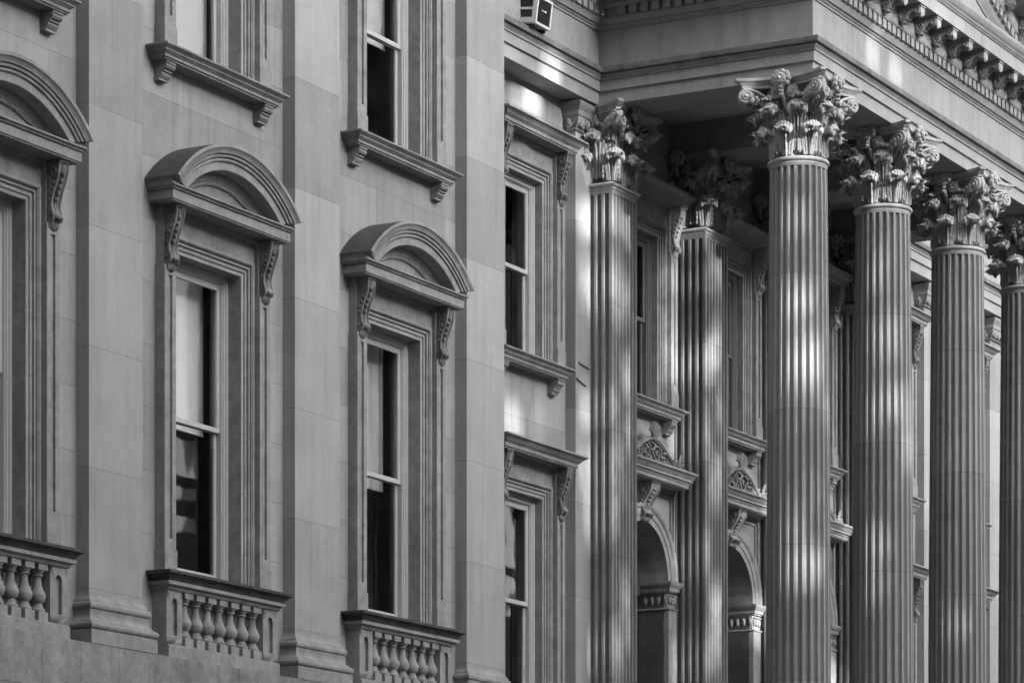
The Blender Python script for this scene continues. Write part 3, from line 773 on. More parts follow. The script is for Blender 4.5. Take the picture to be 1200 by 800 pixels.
# ------------------------------------------------------------------ arched doorways between the piers
def doorway():
    T = M['oldtrim']; mb = MB(); Y = RW
    # archivolt
    prof = [(ARC_R - .001, .75), (ARC_R - .001, -.075), (ARC_R + .10, -.075), (ARC_R + .105, -.09), (ARC_R + .20, -.09), (ARC_R + .21, -.105), (ARC_R + .24, -.125), (ARC_R + .285, -.125), (ARC_R + .29, .01)]
    n = 26
    mb.grid([[(r * math.cos(PI * i / n), Y + y * 1.0 if y < .5 else Y + .5, ARC_Z + r * math.sin(PI * i / n)) for r, y in prof] for i in range(n + 1)])
    # spandrel frames
    for sg in (-1, 1):
        path = [(sg * .35, 8.95), (sg * 1.19, 8.95), (sg * 1.19, 7.6)]
        if sg > 0: path = path[::1]
        else: path = path[::-1]
        for o_, w_, y_ in ((0, .05, -.05), (.085, .035, -.035)):
            xs = sg * (1.19 - o_); mb.box(min(xs, xs - sg * w_), max(xs, xs - sg * w_), Y + y_, Y + .01, 7.5, 8.95 - o_)
            mb.box(min(sg * .3, xs), max(sg * .3, xs), Y + y_, Y + .01, 8.95 - o_ - w_, 8.95 - o_)
        # jamb pilaster with impost
        xa, xb = sg * ARC_R, sg * (ARC_R + .30)
        mb.box(min(xa, xb), max(xa, xb), Y - .085, Y + .5, FLOOR, ARC_Z - .45)
        mb.box(min(xa, xb) - .0, max(xa, xb) + .0, Y - .06, Y + .5, ARC_Z - .45, ARC_Z - .2)
        for i in range(3):                                        # carved band under the impost
            cx = min(xa, xb) + .05 + .1 * i; mb.blob((cx, Y - .075, ARC_Z - .31), .04, .03, .075, 8, 5); mb.blob((cx, Y - .09, ARC_Z - .24), .035, .03, .02, 6, 4)
        for i in range(4): mb.blob((sg * (ARC_R - .002), Y - .02 + .12 * i, ARC_Z - .31), .018, .035, .07, 8, 5)
        e = .0
        pf = [(-.05, ARC_Z - .19), (.01, ARC_Z - .19), (.012, ARC_Z - .17), (.03, ARC_Z - .165), (.035, ARC_Z - .11), (.05, ARC_Z - .10), (.07, ARC_Z - .06), (.075, ARC_Z - .05), (.075, ARC_Z - .012), (-.05, ARC_Z - .005)]
        x0, x1 = min(xa, xb), max(xa, xb)
        mb.sweep([(x0, Y + .5), (x0, Y - .09), (x1, Y - .09), (x1, Y + .5)], pf, plan, fill=True)
        pf2 = [(-.05, ARC_Z - .47), (.015, ARC_Z - .47), (.022, ARC_Z - .455), (.015, ARC_Z - .44), (-.05, ARC_Z - .44)]
        mb.sweep([(x0, Y + .5), (x0, Y - .086), (x1, Y - .086), (x1, Y + .5)], pf2, plan, fill=True)
    surround = mb.mesh('doorway', T, 35)
    # cornice
    mb = MB()
    pf = [(-.1, 8.955), (.02, 8.955), (.03, 8.97), (.05, 8.975), (.05, 9.03), (.065, 9.04), (.07, 9.065), (.10, 9.075), (.10, 9.115), (.115, 9.12), (.135, 9.16), (.165, 9.185), (.175, 9.19), (.175, 9.22), (-.1, 9.23)]
    mb.sweep([(-1.03, RW + .1), (-1.03, RW - .30), (1.03, RW - .30), (1.03, RW + .1)], pf, plan, fill=True)
    cornice = mb.mesh('door_cornice', T, 35)
    # keystone
    key = console(8.95, .62, RW - .02, .26, .30, M['oldtrim'], 'keystone')
    # cresting: scrolled pediment of stone scrollwork
    mb = MB(); yc = RW - .20
    def crest(x):
        u = abs(x) / 1.08
        return 9.25 + .37 * (0.5 + .5 * math.cos(PI * min(1, u * 1.02))) + .02
    xs = [-1.08 + 2.16 * i / 40 for i in range(41)]
    mb.tube([(x, yc - .02, crest(x)) for x in xs], .032, 6, flat=1.6)
    mb.tube([(x, yc + .0, crest(x) + .035) for x in xs], .016, 5)
    mb.add([(x, yc + .06, 9.22) for x in xs] + [(x, yc + .06, crest(x)) for x in xs] + [(x, yc + .14, 9.22) for x in xs] + [(x, yc + .14, crest(x) + .01) for x in xs],
           [(i, i + 1, 41 + i + 1, 41 + i) for i in range(40)] + [(82 + i, 82 + i + 1, 123 + i + 1, 123 + i) for i in range(40)] + [(41 + i, 41 + i + 1, 123 + i + 1, 123 + i) for i in range(40)], mi=1)
    rnd = random.Random(3)
    for sg in (-1, 1):
        for x, r in ((.17, .175), (.47, .145), (.71, .10), (.89, .065), (1.0, .035)):
            zc = 9.235 + r * .98
            sp = spiral(0, 0, r, r * .15, 1.7, rnd.uniform(0, 6), sg, 26)
            mb.tube([(sg * x + a, yc - .0 - .02 * i / 26, zc + b) for i, (a, b) in enumerate(sp)], [.026 * (1 - .35 * i / 26) for i in range(27)], 6)
            for q in range(6):
                a = rnd.uniform(0, 6.28); mb.blob((sg * x + r * .75 * math.cos(a), yc - .035, zc + r * .75 * math.sin(a)), .034, .03, .026, 6, 4)
        sp = spiral(0, 0, .085, .015, 1.5, -PI / 2, -sg, 20)           # end acroterion
        mb.tube([(sg * 1.06 + a, yc - .02, 9.32 + b) for a, b in sp], .022, 5)
        for q in range(4): mb.blob((sg * (1.0 + .03 * q), yc, 9.40 + .035 * q), .035, .03, .05, 6, 4)
    for k in range(-3, 4):                                               # anthemion
        a = k * .25; L = .30 - .025 * abs(k)
        mb.tube([(0.02 * k, yc - .03, 9.62), (L * .5 * math.sin(a), yc - .07, 9.62 + L * .55 * math.cos(a)), (L * .86 * math.sin(a), yc - .08, 9.62 + L * .9 * math.cos(a)), (L * math.sin(a) * 1.02, yc - .03, 9.62 + L * math.cos(a))], [.02, .035, .04, .015], 6)
    crest_me = mb.mesh('cresting', [M['crest'], M['worn']], 45)
    # door leaves and fanlight, recessed
    mb = MB(); yd = RW + .50
    n = 20; arc = [(ARC_R * 1.02 * math.cos(PI * i / n), yd + .1, ARC_Z + ARC_R * 1.02 * math.sin(PI * i / n)) for i in range(n + 1)]
    mb.add(arc, [tuple(range(n + 1))])
    rr = [(ARC_R, 0), (ARC_R, -.06), (ARC_R - .10, -.06), (ARC_R - .11, -.04), (ARC_R - .14, -.04), (ARC_R - .14, .1)]
    mb.grid([[(r * math.cos(PI * i / n), yd + y, ARC_Z + r * math.sin(PI * i / n)) for r, y in rr] for i in range(n + 1)])
    mb.box(-ARC_R, ARC_R, yd - .05, yd + .12, ARC_Z - .02, ARC_Z + .12)
    mb.box(-ARC_R, ARC_R, yd - .09, yd + .12, ARC_Z - .22, ARC_Z - .02)
    mb.holes(-ARC_R, ARC_R, FLOOR, ARC_Z - .22, [(-.72, -.08, 5.0, 7.05), (.08, .72, 5.0, 7.05)], yd, yd + .05)
    mb.box(-ARC_R, ARC_R, yd + .05, yd + .12, FLOOR, ARC_Z - .22)
    door = mb.mesh('door', M['door'], 30)
    return surround, cornice, key, crest_me, door
dw = doorway()
for c in BAYS:
    d = obj('doorway', dw[0], ROOT, (c, 0, 0))
    for nm, me in zip(('cornice', 'keystone', 'cresting', 'door'), dw[1:]): obj(nm, me, d)

# ------------------------------------------------------------------ entablature of portico and recessed bays
XL, XR, YF = 47.41, 58.29, -3.42
arch_pf = [(-.02, 14.46), (0, 14.46), (0, 14.655), (.012, 14.657), (.012, 14.667), (.035, 14.668), (.035, 14.825), (.055, 14.828), (.06, 14.85), (.05, 14.858), (.062, 14.872), (.085, 14.90), (.092, 14.906), (.085, 14.912), (.085, 14.92), (.135, 14.925), (.14, 14.94), (.14, 15.005), (.12, 15.02), (0, 15.04), (0, 15.595),
           (.02, 15.60), (.022, 15.625), (.045, 15.64), (.055, 15.66), (.085, 15.67), (.095, 15.70), (.115, 15.73), (.125, 15.76)]
path = [(x_r - .05, WALL), (XL, WALL), (XL, YF), (XR, YF), (XR, WALL), (x_far, WALL)]
mb = MB(); mb.sweep(path, arch_pf, plan, caps=False, mis=[1 if (14.905 <= a[1] <= 15.036) else 0 for a in arch_pf[:-1]])
# inner faces and soffits of the beams
mb.box(XL + .02, XR - .02, YF + .02, YF + .84, 14.461, 15.5)
for x in CX: mb.box(x - .40, x + .40, YF + .842, RW + .02, 14.462, 15.5)
mb.box(x_r - .05, XL - .002, WALL + .004, RW + .1, 14.463, 15.7); mb.box(XR + .002, x_far, WALL + .004, RW + .1, 14.463, 15.7)
ent = obj('entablature', mb.mesh('entablature', [M['ent'], M['worn']], 30), ROOT)
# ceiling of the portico with deep coffers
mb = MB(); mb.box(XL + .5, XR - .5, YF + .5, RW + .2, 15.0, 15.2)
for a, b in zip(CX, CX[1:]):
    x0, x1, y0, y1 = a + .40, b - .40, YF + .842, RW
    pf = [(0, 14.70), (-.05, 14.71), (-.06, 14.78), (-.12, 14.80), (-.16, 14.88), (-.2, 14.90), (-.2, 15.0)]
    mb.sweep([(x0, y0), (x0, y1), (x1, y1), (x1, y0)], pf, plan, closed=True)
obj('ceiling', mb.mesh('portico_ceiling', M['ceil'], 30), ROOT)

# cornice: dentil backing, ledge, modillion frieze, corona, cyma
cor_pf = [(.10, 15.76), (.10, 15.90), (.185, 15.902), (.20, 15.92), (.20, 15.935), (.205, 15.94), (.205, 16.205), (.60, 16.21), (.60, 16.195), (.625, 16.195), (.625, 16.405), (.64, 16.41), (.65, 16.43), (.675, 16.45), (.68, 16.47), (.72, 16.50), (.745, 16.55), (.75, 16.56), (.75, 16.60), (0, 16.62)]
mb = MB(); mb.sweep(path, cor_pf, plan, caps=False)
cor = obj('cornice', mb.mesh('cornice', M['ent'], 30), ent)
DP = .192; dw_ = .125
mb = MB(); mb.box(-dw_ / 2, dw_ / 2, -.088, 0, 15.765, 15.899); dent_me = mb.mesh('dentil', M['ent'])
def dent(x, y, a=0.):
    o = obj('dentil', dent_me, ent, (x, y, 0)); o.rotation_euler.z = a
n = int((XR - XL + .2) / DP)
for i in range(n + 1): dent(XL - .14 + i * (XR - XL + .28) / n, YF - .09)
for i in range(1, 18):
    y = YF - .14 + i * DP
    if y < WALL - .25: dent(XL - .09, y, -PI / 2)
for i in range(int((XL - .2 - x_r) / DP)): dent(XL - .22 - i * DP, WALL - .09)
# modillion: scroll bracket
def modillion_mesh():
    mb = MB(); w = .085
    prof = [(0, 16.205), (-.385, 16.205), (-.385, 16.055), (-.36, 16.045), (-.335, 16.06), (-.30, 16.095), (-.25, 16.10), (-.2, 16.075), (-.17, 16.03), (-.13, 15.985), (-.08, 15.965), (-.035, 15.975), (0, 16.0)]
    k = len(prof)
    mb.add([(-w, y, z) for y, z in prof] + [(w, y, z) for y, z in prof], [tuple(range(k)), tuple(range(2 * k - 1, k - 1, -1))] + [(i, (i + 1) % k, k + (i + 1) % k, k + i) for i in range(k)])
    mb.box(-w - .018, w + .018, -.40, 0, 16.165, 16.204)
    for X in (-w, w):
        for cy, cz, r, sg in ((-.085, 16.055, .075, 1), (-.325, 16.115, .045, -1)):
            mb.tube([(X, cy + a, cz + b) for a, b in spiral(0, 0, r, .012, 1.7, 0, sg, 20)], .012, 5)
        mb.tube([(X, -.37, 16.15), (X, -.25, 16.14), (X, -.16, 16.12)], .010, 5)
    for q in range(5): mb.blob((0, -.36 + .07 * q, 16.04 + (.04 if q in (1, 2) else -.03 * (q > 2))), .05, .035, .03, 8, 5)
    mb.blob((0, -.08, 15.965), .075, .06, .03, 10, 5)
    return mb.mesh('modillion', M['ent'], 40)
mod = modillion_mesh(); MP = .70
k = int(round((XR - XL + .2) / MP)); x0m = 51.77 - MP * 6
for i in range(18):
    x = x0m + MP * i
    if x < XR + .3: obj('modillion', mod, ent, (x, YF - .205, 0))
for sg, xs_ in ((-1, XL), (1, XR)):
    for i in range(5):
        o = obj('modillion', mod, ent, (xs_ + sg * .205, YF - .05 + MP * i, 0)); o.rotation_euler.z = PI / 2 * sg

# pediment: tympanum and raking cornice
XC = (XL + XR) / 2; SL = .354; RB = 16.62
mb = MB()
xt = 3.75
zapex = RB + xt * SL + .05
zin = lambda x: 17.89 + .0 - SL * abs(x - XC)
zo = zin(XC)
half_in = (zo - RB) / SL
mb.add([(XC - half_in - .3, YF + .002, RB - .3), (XC + half_in + .3, YF + .002, RB - .3), (XC + .0, YF + .002, zo + .2)], [(0, 1, 2)])
ped = obj('pediment', mb.mesh('tympanum', M['ent']), ROOT)
cs = math.cos(math.atan(SL))
rp = [(0, YF + .05), (0, YF - .02), (.02, YF - .022), (.045, YF - .045), (.06, YF - .055), (.085, YF - .085), (.10, YF - .095), (.13, YF - .115), (.16, YF - .125), (.162, YF - .10), (.30, YF - .10), (.302, YF - .185), (.33, YF - .20), (.335, YF - .205), (.60, YF - .205), (.605, YF - .60), (.595, YF - .625), (.80, YF - .625), (.83, YF - .65), (.87, YF - .68), (.90, YF - .72), (.96, YF - .75), (1.0, YF - .75), (1.0, YF + .4)]
mb = MB()
he = half_in + .05
# travel right-to-left so that "out" points upwards
P0 = (XC + he + 2.6, zo - SL * (he + 2.6)); P1 = (XC, zo); P2 = (XC - he - 2.6, zo - SL * (he + 2.6))
mb.sweep([P2, P1, P0], [(-o, y) for o, y in rp], elev)
# cut what lies below the horizontal cornice top
me = mb.mesh('raking_cornice', M['ent'], 30)
bm = bmesh.new(); bm.from_mesh(me)
for co, no in (((0, 0, 16.603), (0, 0, -1)), ((XL - .75, 0, 0), (-1, 0, 0)), ((XR + .75, 0, 0), (1, 0, 0))):
    bmesh.ops.bisect_plane(bm, geom=bm.verts[:] + bm.edges[:] + bm.faces[:], plane_co=co, plane_no=no, clear_outer=True)
bm.to_mesh(me); bm.free()
obj('raking_cornice', me, ped)
mb = MB(); mb.box(-.0625, .0625, -.088, 0, -.067, .067); rd_me = mb.mesh('raking_dentil', M['ent'])
for sg in (-1, 1):
    L = math.hypot(half_in, half_in * SL)
    tx, tz = sg * cs, -SL * cs; nx, nz = sg * SL * cs, cs
    for i in range(int((L + .4) / DP)):
        s_ = .1 + i * DP
        c = (XC + tx * s_ + nx * .232, zo + tz * s_ + nz * .232)
        if c[1] < 16.68: continue
        o = obj('dentil', rd_me, ped, (c[0], YF - .09, c[1])); o.rotation_euler = (0, math.atan2(sg * SL, 1), 0)
for sg in (-1, 1):
    tx, tz = sg * cs, -SL * cs; nx, nz = sg * SL * cs, cs
    for i in range(8):
        s_ = .2 + i * MP; b = (XC + tx * s_ + nx * .605, zo + tz * s_ + nz * .605)
        if b[1] < 16.9: continue
        o = obj('modillion', mod, ped)
        a = math.atan2(sg * SL, 1)
        o.rotation_euler = (0, a, 0)
        # local point (0, y, 16.205) must land on b
        off = Matrix.Rotation(a, 3, 'Y') @ Vector((0, 0, 16.205))
        o.location = (b[0] - off.x, YF - .205, b[1] - off.z)
# roofs
mb = MB(); y2 = 9.0; zr = zo + 1.05; xe = XR - XC + .74
for sg in (-1, 1):
    mb.add([(XC, YF - .7, zr), (XC + sg * xe, YF - .7, zr - xe * SL), (XC + sg * xe, y2, zr - xe * SL), (XC, y2, zr)], [(0, 1, 2, 3)])
    mb.add([(XC, YF - .7, zr + .05), (XC + sg * xe, YF - .7, zr - xe * SL + .05), (XC + sg * xe, y2, zr - xe * SL + .05), (XC, y2, zr + .05)], [(3, 2, 1, 0)])
mb.box(x_r + .01, XL - .01, WALL, 9, 16.3, 16.5); mb.box(XR + .01, x_far, WALL, 9, 16.3, 16.5)
mb.box(XL, XR, YF + .2, 9, 16.0, 16.3)
mb.box(x_l, x_r, -.1, 9, TOP, TOP + .4)
obj('roof', mb.mesh('roof', M['roof']), ROOT)
# attic wall behind the recessed entablature
mb = MB(); mb.holes(x_r, x_far, 15.2, 16.3, [], RW, 1.1); mb.box(x_r - .5, x_r, .72, 9, 4, TOP); mb.box(x_far, x_far + .3, RW, 9, GROUND, 16.4)
mb.box(x_l, x_l + .3, .72, 9, GROUND, TOP)
obj('side_wall', mb.mesh('side_wall', M['wall']), ROOT)
# unseen block added at the left end to keep sky light off the wing
mb = MB(); mb.box(10, 23.4, -6, 9, GROUND, 21); mb.box(9.7, 23.7, -6.3, 9, 21, 21.8)
obj('added_left_blocker', mb.mesh('added_left_blocker', M['wall']), ROOT)
# dark rooms behind the windows
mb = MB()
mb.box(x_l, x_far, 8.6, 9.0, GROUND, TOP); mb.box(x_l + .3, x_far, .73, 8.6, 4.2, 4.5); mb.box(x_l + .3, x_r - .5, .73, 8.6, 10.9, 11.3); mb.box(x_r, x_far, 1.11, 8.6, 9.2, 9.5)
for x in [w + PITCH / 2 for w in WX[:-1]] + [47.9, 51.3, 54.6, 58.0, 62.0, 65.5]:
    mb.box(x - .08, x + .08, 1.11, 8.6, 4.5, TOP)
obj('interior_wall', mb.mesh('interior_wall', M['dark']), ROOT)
# podium under the portico and the recessed bays, flight of steps
mb = MB(); mb.box(x_r + .17, XR + 14, WALL - .6, 1.1, GROUND, 4.34); mb.box(46.6, 59.1, -4.2, WALL - .6, GROUND, 4.345)
for i in range(24): mb.box(47.6, 58.1, -4.2 - .32 * (i + 1), -4.2 - .32 * i, GROUND, 4.345 - .245 * (i + 1))
obj('podium', mb.mesh('podium', M['base']), ROOT)

# ------------------------------------------------------------------ air conditioner on the ledge
ac = empty('air_conditioner', (45.065, .11, 15.03)); ac.rotation_euler.x = R(7)
tag(ac, 'small cream window air conditioner standing out from the frieze above the ledge', 'air conditioner')
X0, X1, Y0, Y1, Z0, Z1 = -.235, .235, -.18, .33, 0.03, .45
mb = MB(); mb.holes(X0, X1, Z0, Z1, [(X0 + .035, X1 - .035, Z0 + .035, Z1 - .035)], Y0, Y0 + .03)
mb.box(X0 + .012, X1 - .012, Y0 + .03, Y1, Z0, Z0 + .02); mb.box(X0 + .0, X1, Y0 + .03, Y1, Z1 - .02, Z1); mb.box(X1 - .02, X1, Y0 + .03, Y1, Z0 + .02, Z1 - .02)
sl = MB()
# left cheek with two vent openings
for (ya, yb, za, zb) in ((Y0 + .03, Y1, Z0 + .02, Z0 + .09), (Y0 + .03, Y1, Z0 + .205, Z0 + .24), (Y0 + .03, Y1, Z0 + .36, Z1 - .02), (Y0 + .03, Y0 + .075, Z0 + .09, Z0 + .205), (Y0 + .03, Y0 + .075, Z0 + .24, Z0 + .36), (Y0 + .33, Y1, Z0 + .09, Z0 + .205), (Y0 + .33, Y1, Z0 + .24, Z0 + .36)):
    mb.box(X0, X0 + .018, ya, yb, za, zb)
obj('casing', mb.mesh('casing', M['acbody']), ac)
mb = MB(); mb.box(X0 + .035, X1 - .035, Y0 + .02, Y0 + .03, Z0 + .035, Z1 - .035); mb.box(X0 + .02, X0 + .03, Y0 + .05, Y1, Z0 + .05, Z1 - .05)
for i in range(16): mb.box(X0 + .036, X1 - .036, Y0 + .010, Y0 + .02, Z0 + .045 + .0225 * i, Z0 + .055 + .0225 * i) if Z0 + .055 + .0225 * i < Z1 - .04 else None
g = obj('grille', mb.mesh('grille', M['acgrille']), ac)
mb = MB()
for i, wd in enumerate((.018, .012, .018, .014, .018)): mb.box(-.075 + .03 * i, -.075 + .03 * i + wd, Y0 + .004, Y0 + .0095, .245 + .004 * (i % 2), .268)
obj('badge', mb.mesh('badge', M['mark']), g)
mb = MB(); mb.box(-.02, .02, -.12, .3, -.02, .029); mb.box(-.025, .025, .0, .06, -.10, -.02); br_ = mb.mesh('ac_bracket', M['iron'])
for x in (-.18, .18): obj('bracket', br_, ac, (x, 0, 0))

# ------------------------------------------------------------------ shades and curtains behind the glass
def drape(name, xa, xb, y, z0, z1, mat, folds=0, amp=.03, wav=None):
    mb = MB(); n = 60 if folds else 2; rows = []
    fr = [(xa + (xb - xa) * i / n) for i in range(n + 1)]
    def yy(x): return y + (amp * math.sin(2 * PI * folds * (x - xa) / (xb - xa)) + amp * .5 * math.sin(2 * PI * folds * 1.7 * (x - xa) / (xb - xa) + 1) if folds else 0)
    for z in (z0, z0 + .03, (z0 + z1) / 2, z1): rows.append([(x, yy(x), z) for x in fr])
    mb.grid(rows); rb = [[(p[0], p[1] + .006, p[2]) for p in r] for r in rows]; mb.grid(rb, flip=True)
    mb.grid([rows[0], rb[0]])
    if not folds: mb.tube([(xa, y, z0 + .012), (xb, y, z0 + .012)], .014, 8)
    return obj(name, mb.mesh(name, mat, 60))
w2, w3 = WX[2], WX[3]
tag(drape('roller_shade', w2 - .70, w2 + .66, .72, 7.78, 9.75, M['shade']), 'pale flat sheet standing in for reflected sky in the upper pane of the left complete arched window', 'window shade')  # pale sheet imitates the sky reflection in this pane
tag(drape('curtain', w3 - .70, w3 + .68, .76, 7.72, 9.75, M['curtain'], 9, .025), 'grey gathered curtain in the upper pane of the arched window nearest the columns', 'curtain')
tag(drape('roller_shade', w2 - .70, w2 + .66, .66, 12.62, 15.5, M['shade']), 'dull grey shade drawn almost to the sill in the upper storey window on the left', 'window shade')
tag(drape('roller_shade', w3 - .70, w3 + .66, .72, 13.95, 15.5, M['curtain']), 'dull grey shade stopping halfway in the upper storey window nearest the portico', 'window shade')

# ------------------------------------------------------------------ ground, pavement and the added light blockers
mb = MB(); mb.box(-400, 500, -400, 400, GROUND - .5, GROUND - .15); tag(obj('ground', mb.mesh('ground', M['asphalt'])), kind='structure')
mb = MB(); mb.box(-60, 140, -14, 12, GROUND - .149, GROUND); tag(obj('pavement', mb.mesh('pavement', M['paving'])), kind='structure')

# direction towards the sun (low, in front of the facade and a little to the left)
SUN_EL, SUN_AZ = R(13), R(-15)         # azimuth measured from -y towards +x
SUN = Vector((math.sin(SUN_AZ) * math.cos(SUN_EL), -math.cos(SUN_AZ) * math.cos(SUN_EL), math.sin(SUN_EL)))

# image helper: pixel of the photograph -> point on a plane y = const (used once, to find where sun flecks fall)
F_, TH_ = 4014., math.atan(2178 / 4014.)
def onY(x, y, Y):
    m = (x - 600) / F_; d = Y + 24; s, c = math.sin(TH_), math.cos(TH_)
    X = d * (c + m * s) / (s - m * c); w = c * X + s * d
    return Vector((X, Y, (1215 - y) * w / F_))
FLECKS = [  # centre px, plane y, half width (m), half height (m)
    (604, 122, .57, .27, .35), (622, 108, .57, .2, .4), (622, 96, .19, .27, .3), (605, 85, .12, .3, .2), (640, 62, .1, .2, .15), (602, 490, .57, .2, .26), (636, 498, .57, .15, .26), (684, 545, .39, .11, .4), (686, 330, .39, .15, .3),
    (723, 335, 0, .20, .5), (730, 400, 0, .16, .4), (740, 440, 0, .12, .3), (724, 540, 0, .12, .35), (727, 620, 0, .12, .25), (728, 745, 0, .22, .6), (704, 590, .2, .12, .4), (700, 480, .2, .1, .3),
    (834, 325, 0, .17, .45), (843, 400, 0, .15, .4), (832, 430, 0, .14, .3), (838, 560, 0, .11, .3), (836, 760, 0, .22, .5), (790, 395, .42, .14, .5), (793, 330, .42, .1, .2), (806, 420, .2, .1, .4),
    (960, 345, -3.4, .24, .3), (952, 420, -3.4, .26, .42), (930, 480, -3.3, .2, .35), (965, 480, -3.4, .15, .3), (960, 570, -3.4, .18, .3), (935, 610, -3.3, .25, .35), (955, 660, -3.4, .22, .3), (960, 770, -3.4, .15, .3), (935, 250, -3.3, .2, .25),
    (1028, 325, -3.4, .3, .25), (1052, 380, -3.4, .24, .4), (1022, 420, -3.3, .16, .4), (1050, 470, -3.4, .27, .3), (1058, 530, -3.4, .2, .3), (1020, 560, -3.3, .12, .3), (1040, 620, -3.4, .18, .3), (1020, 690, -3.3, .16, .3), (1055, 700, -3.4, .15, .3),
    (1105, 490, -3.4, .2, .3), (1125, 540, -3.4, .15, .25), (1112, 640, -3.4, .15, .4), (1135, 730, -3.4, .2, .3), (1190, 720, -3.4, .15, .4), (1190, 520, -3.4, .12, .3),
    (715, 145, -.3, .2, .2), (733, 175, -.3, .15, .15), (720, 250, 0, .1, .25),
    (1024, 56, YF, .281, .30), (1048, 80, YF, .30, .30), (1050, 25, -3.6, .35, .1), (1030, 12, -3.6, .3, .12), (1098, 15, -4.05, .4, .2), (1120, 30, -4.05, .3, .1),
    (928, 130, -3.5, .3, .25), (950, 155, -3.5, .3, .2), (1050, 215, -3.5, .3, .25), (1030, 160, -3.5, .2, .2),
]
YB = -60.0
marks = []
for x, y, Y, a, b in FLECKS:
    p = onY(x, y, Y); t = (YB - p.y) / SUN.y; q = p + SUN * t; marks.append((q.x, q.z, a * 1.05, b * 1.0))
# unseen blocker added over the street, gaps cut to cast the sun flecks
mb = MB(); C = .16; xs0, zs0, nx_, nz_ = 26.0, 15.0, int(42 / C), int(18.2 / C)
rn = random.Random(5)
zw = 28.0
def is_open(x, z):
    pass
    for cx, cz, a, b in marks:
        u = (x - cx) / a; v = (z - cz) / b
        if u * u + v * v < 1 + .35 * math.sin(x * 9.1 + z * 3.3) and ((int((x - xs0) / C) % 5 > 1 if a < .28 else int((x - xs0) / C) % 3 > 1) or (a >= .28 and cz < zw and int((x - xs0) / C) % 2)): return True
    return False
op = [[is_open(xs0 + (i + .5) * C, zs0 + (j + .5) * C) for j in range(nz_)] for i in range(nx_)]
vid = {}
def V(i, j, y):
    k = (i, j, y)
    if k not in vid: vid[k] = len(mb.v); mb.v.append((xs0 + i * C, y, zs0 + j * C))
    return vid[k]
def q(*a): mb.f.append(list(a)); mb.m.append(0)
ya, yb = YB, YB - .12
for i in range(nx_):
    for j in range(nz_):
        if op[i][j]: continue
        q(V(i, j, ya), V(i, j + 1, ya), V(i + 1, j + 1, ya), V(i + 1, j, ya)); q(V(i, j, yb), V(i + 1, j, yb), V(i + 1, j + 1, yb), V(i, j + 1, yb))
        if i + 1 < nx_ and op[i + 1][j]: q(V(i + 1, j, ya), V(i + 1, j + 1, ya), V(i + 1, j + 1, yb), V(i + 1, j, yb))
        if i > 0 and op[i - 1][j]: q(V(i, j, ya), V(i, j, yb), V(i, j + 1, yb), V(i, j + 1, ya))
        if j + 1 < nz_ and op[i][j + 1]: q(V(i, j + 1, ya), V(i, j + 1, yb), V(i + 1, j + 1, yb), V(i + 1, j + 1, ya))
        if j > 0 and op[i][j - 1]: q(V(i, j, ya), V(i + 1, j, ya), V(i + 1, j, yb), V(i, j, yb))
scr = mb.mesh('fleck_screen', M['concrete'])
OPP = empty('added_sun_blocker', (60, YB, GROUND)); tag(OPP, 'added concrete sun blocker across the street, pierced to cast the sun flecks', 'building')
o = obj('screen', scr, OPP); o.location = (-60, -YB, -GROUND)
mb = MB(); H1 = zs0 + nz_ * C
mb.box(-8.9, xs0 - .002, YB - 3, YB, GROUND, 58); xe_ = xs0 + nx_ * C + .002  # tall added slab, blocks sky light from the front left
wins = [(70 + 5 * i, 71.8 + 5 * i, 3 + 5 * j, 5.5 + 5 * j) for i in range(26) for j in range(5)]
gaps = [(124.6, 127.3, 27.0, 31.5), (124.9, 127.0, 31.5, 33.0), (125.6, 127.2, 33.0, 34.2), (125.5, 127.5, 24.9, 26.6), (125.5, 127.1, 22.3, 23.1), (125.5, 126.9, 23.9, 24.4), (156.6, 158.7, 22.0, 24.2), (156.6, 158.9, 24.6, 28.5)]  # through gaps placed so the panes mirror strips of bright sky
for xa, xb, hh_, ws in ((xe_, 109.998, H1, wins), (110.0, 133.998, 58.0, wins + gaps), (134.0, 200.0, 62.0, wins + gaps)):
    ws_ = [w for w in ws if xa < w[0] and w[1] < xb]
    mb.holes(xa, xb, GROUND, hh_, [w for w in ws_ if w in gaps], YB - .6, YB - .2)
    mb.holes(xa, xb, GROUND, hh_, ws_, YB - .199, YB)
mb.holes(xs0, xs0 + nx_ * C, GROUND, zs0 - .001, [], YB - .2, YB)
o = obj('wall', mb.mesh('blocker_wall', M['concrete']), OPP); o.location = (-60, -YB, -GROUND)
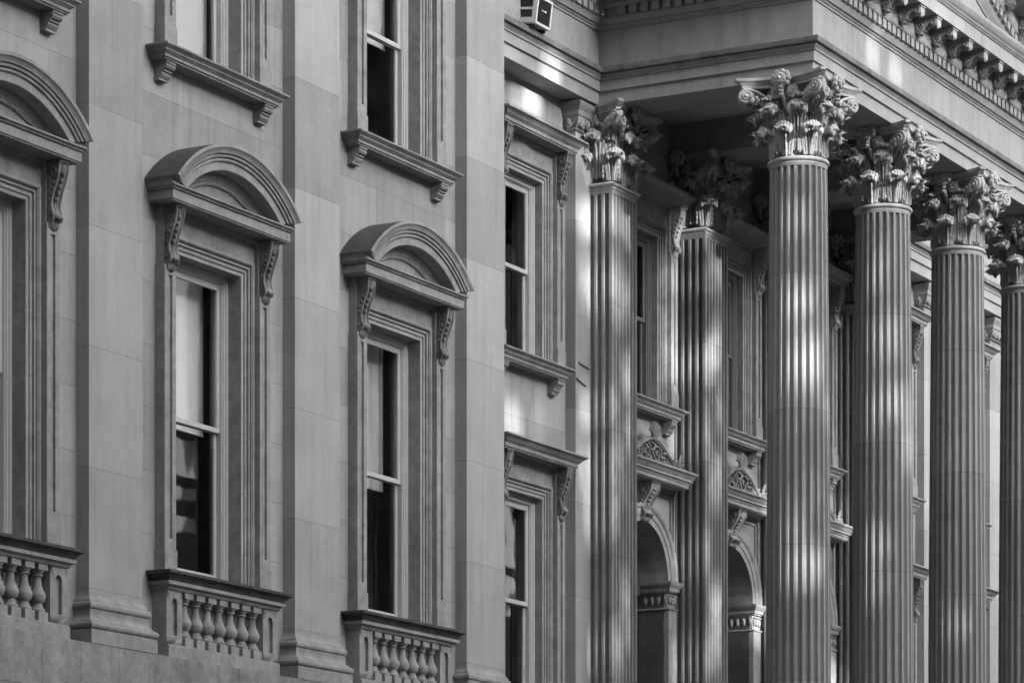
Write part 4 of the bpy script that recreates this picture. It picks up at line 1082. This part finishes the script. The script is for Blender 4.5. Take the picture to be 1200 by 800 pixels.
mb = MB(); mb.box(-75, -9, -80, 18, GROUND, 64)  # unseen block added to darken the sky on the left
TW = obj('added_sky_blocker', mb.mesh('added_sky_blocker', M['concrete'])); tag(TW, 'tall plain block added to cut sky light from the left of the stone building', 'building')

# ------------------------------------------------------------------ light, sky, camera
W = bpy.data.worlds.new('World'); S.world = W; W.use_nodes = True
nt = W.node_tree
for n in list(nt.nodes): nt.nodes.remove(n)
sky = nt.nodes.new('ShaderNodeTexSky'); sky.sky_type = 'NISHITA'; sky.sun_disc = False
sky.sun_elevation = SUN_EL
sky.sun_rotation = math.atan2(SUN.x, SUN.y)
sky.air_density = 1.0; sky.dust_density = 3.0
bw = nt.nodes.new('ShaderNodeRGBToBW'); bg = nt.nodes.new('ShaderNodeBackground'); bg.inputs[1].default_value = .15
ow = nt.nodes.new('ShaderNodeOutputWorld')
nt.links.new(sky.outputs[0], bw.inputs[0]); nt.links.new(bw.outputs[0], bg.inputs[0]); nt.links.new(bg.outputs[0], ow.inputs[0])
sl = bpy.data.lights.new('sun', 'SUN'); sl.energy = 2.0; sl.angle = R(.55); sl.color = (1, 1, 1)
so_ = bpy.data.objects.new('sun', sl); COL.objects.link(so_); so_.rotation_euler = (-SUN).to_track_quat('-Z', 'Y').to_euler(); so_.location = (50, -30, 40)

cam = bpy.data.cameras.new('camera'); co = bpy.data.objects.new('camera', cam); COL.objects.link(co)
co.location = (0, -24, 0)
fwd = Vector((math.cos(TH_), math.sin(TH_), 0)); co.rotation_euler = fwd.to_track_quat('-Z', 'Y').to_euler()
cam.sensor_width = 36; cam.lens = F_ / 1200 * 36; cam.shift_x = 0; cam.shift_y = (1215 - 400) / 1200
cam.clip_end = 2000; cam.clip_start = .1
S.camera = co
S.view_settings.view_transform = 'Standard'; S.view_settings.look = 'None'; S.view_settings.gamma = 1; S.view_settings.exposure = 3.48
S.cycles.max_bounces = 6; S.cycles.diffuse_bounces = 3; S.cycles.glossy_bounces = 3; S.cycles.transparent_max_bounces = 8
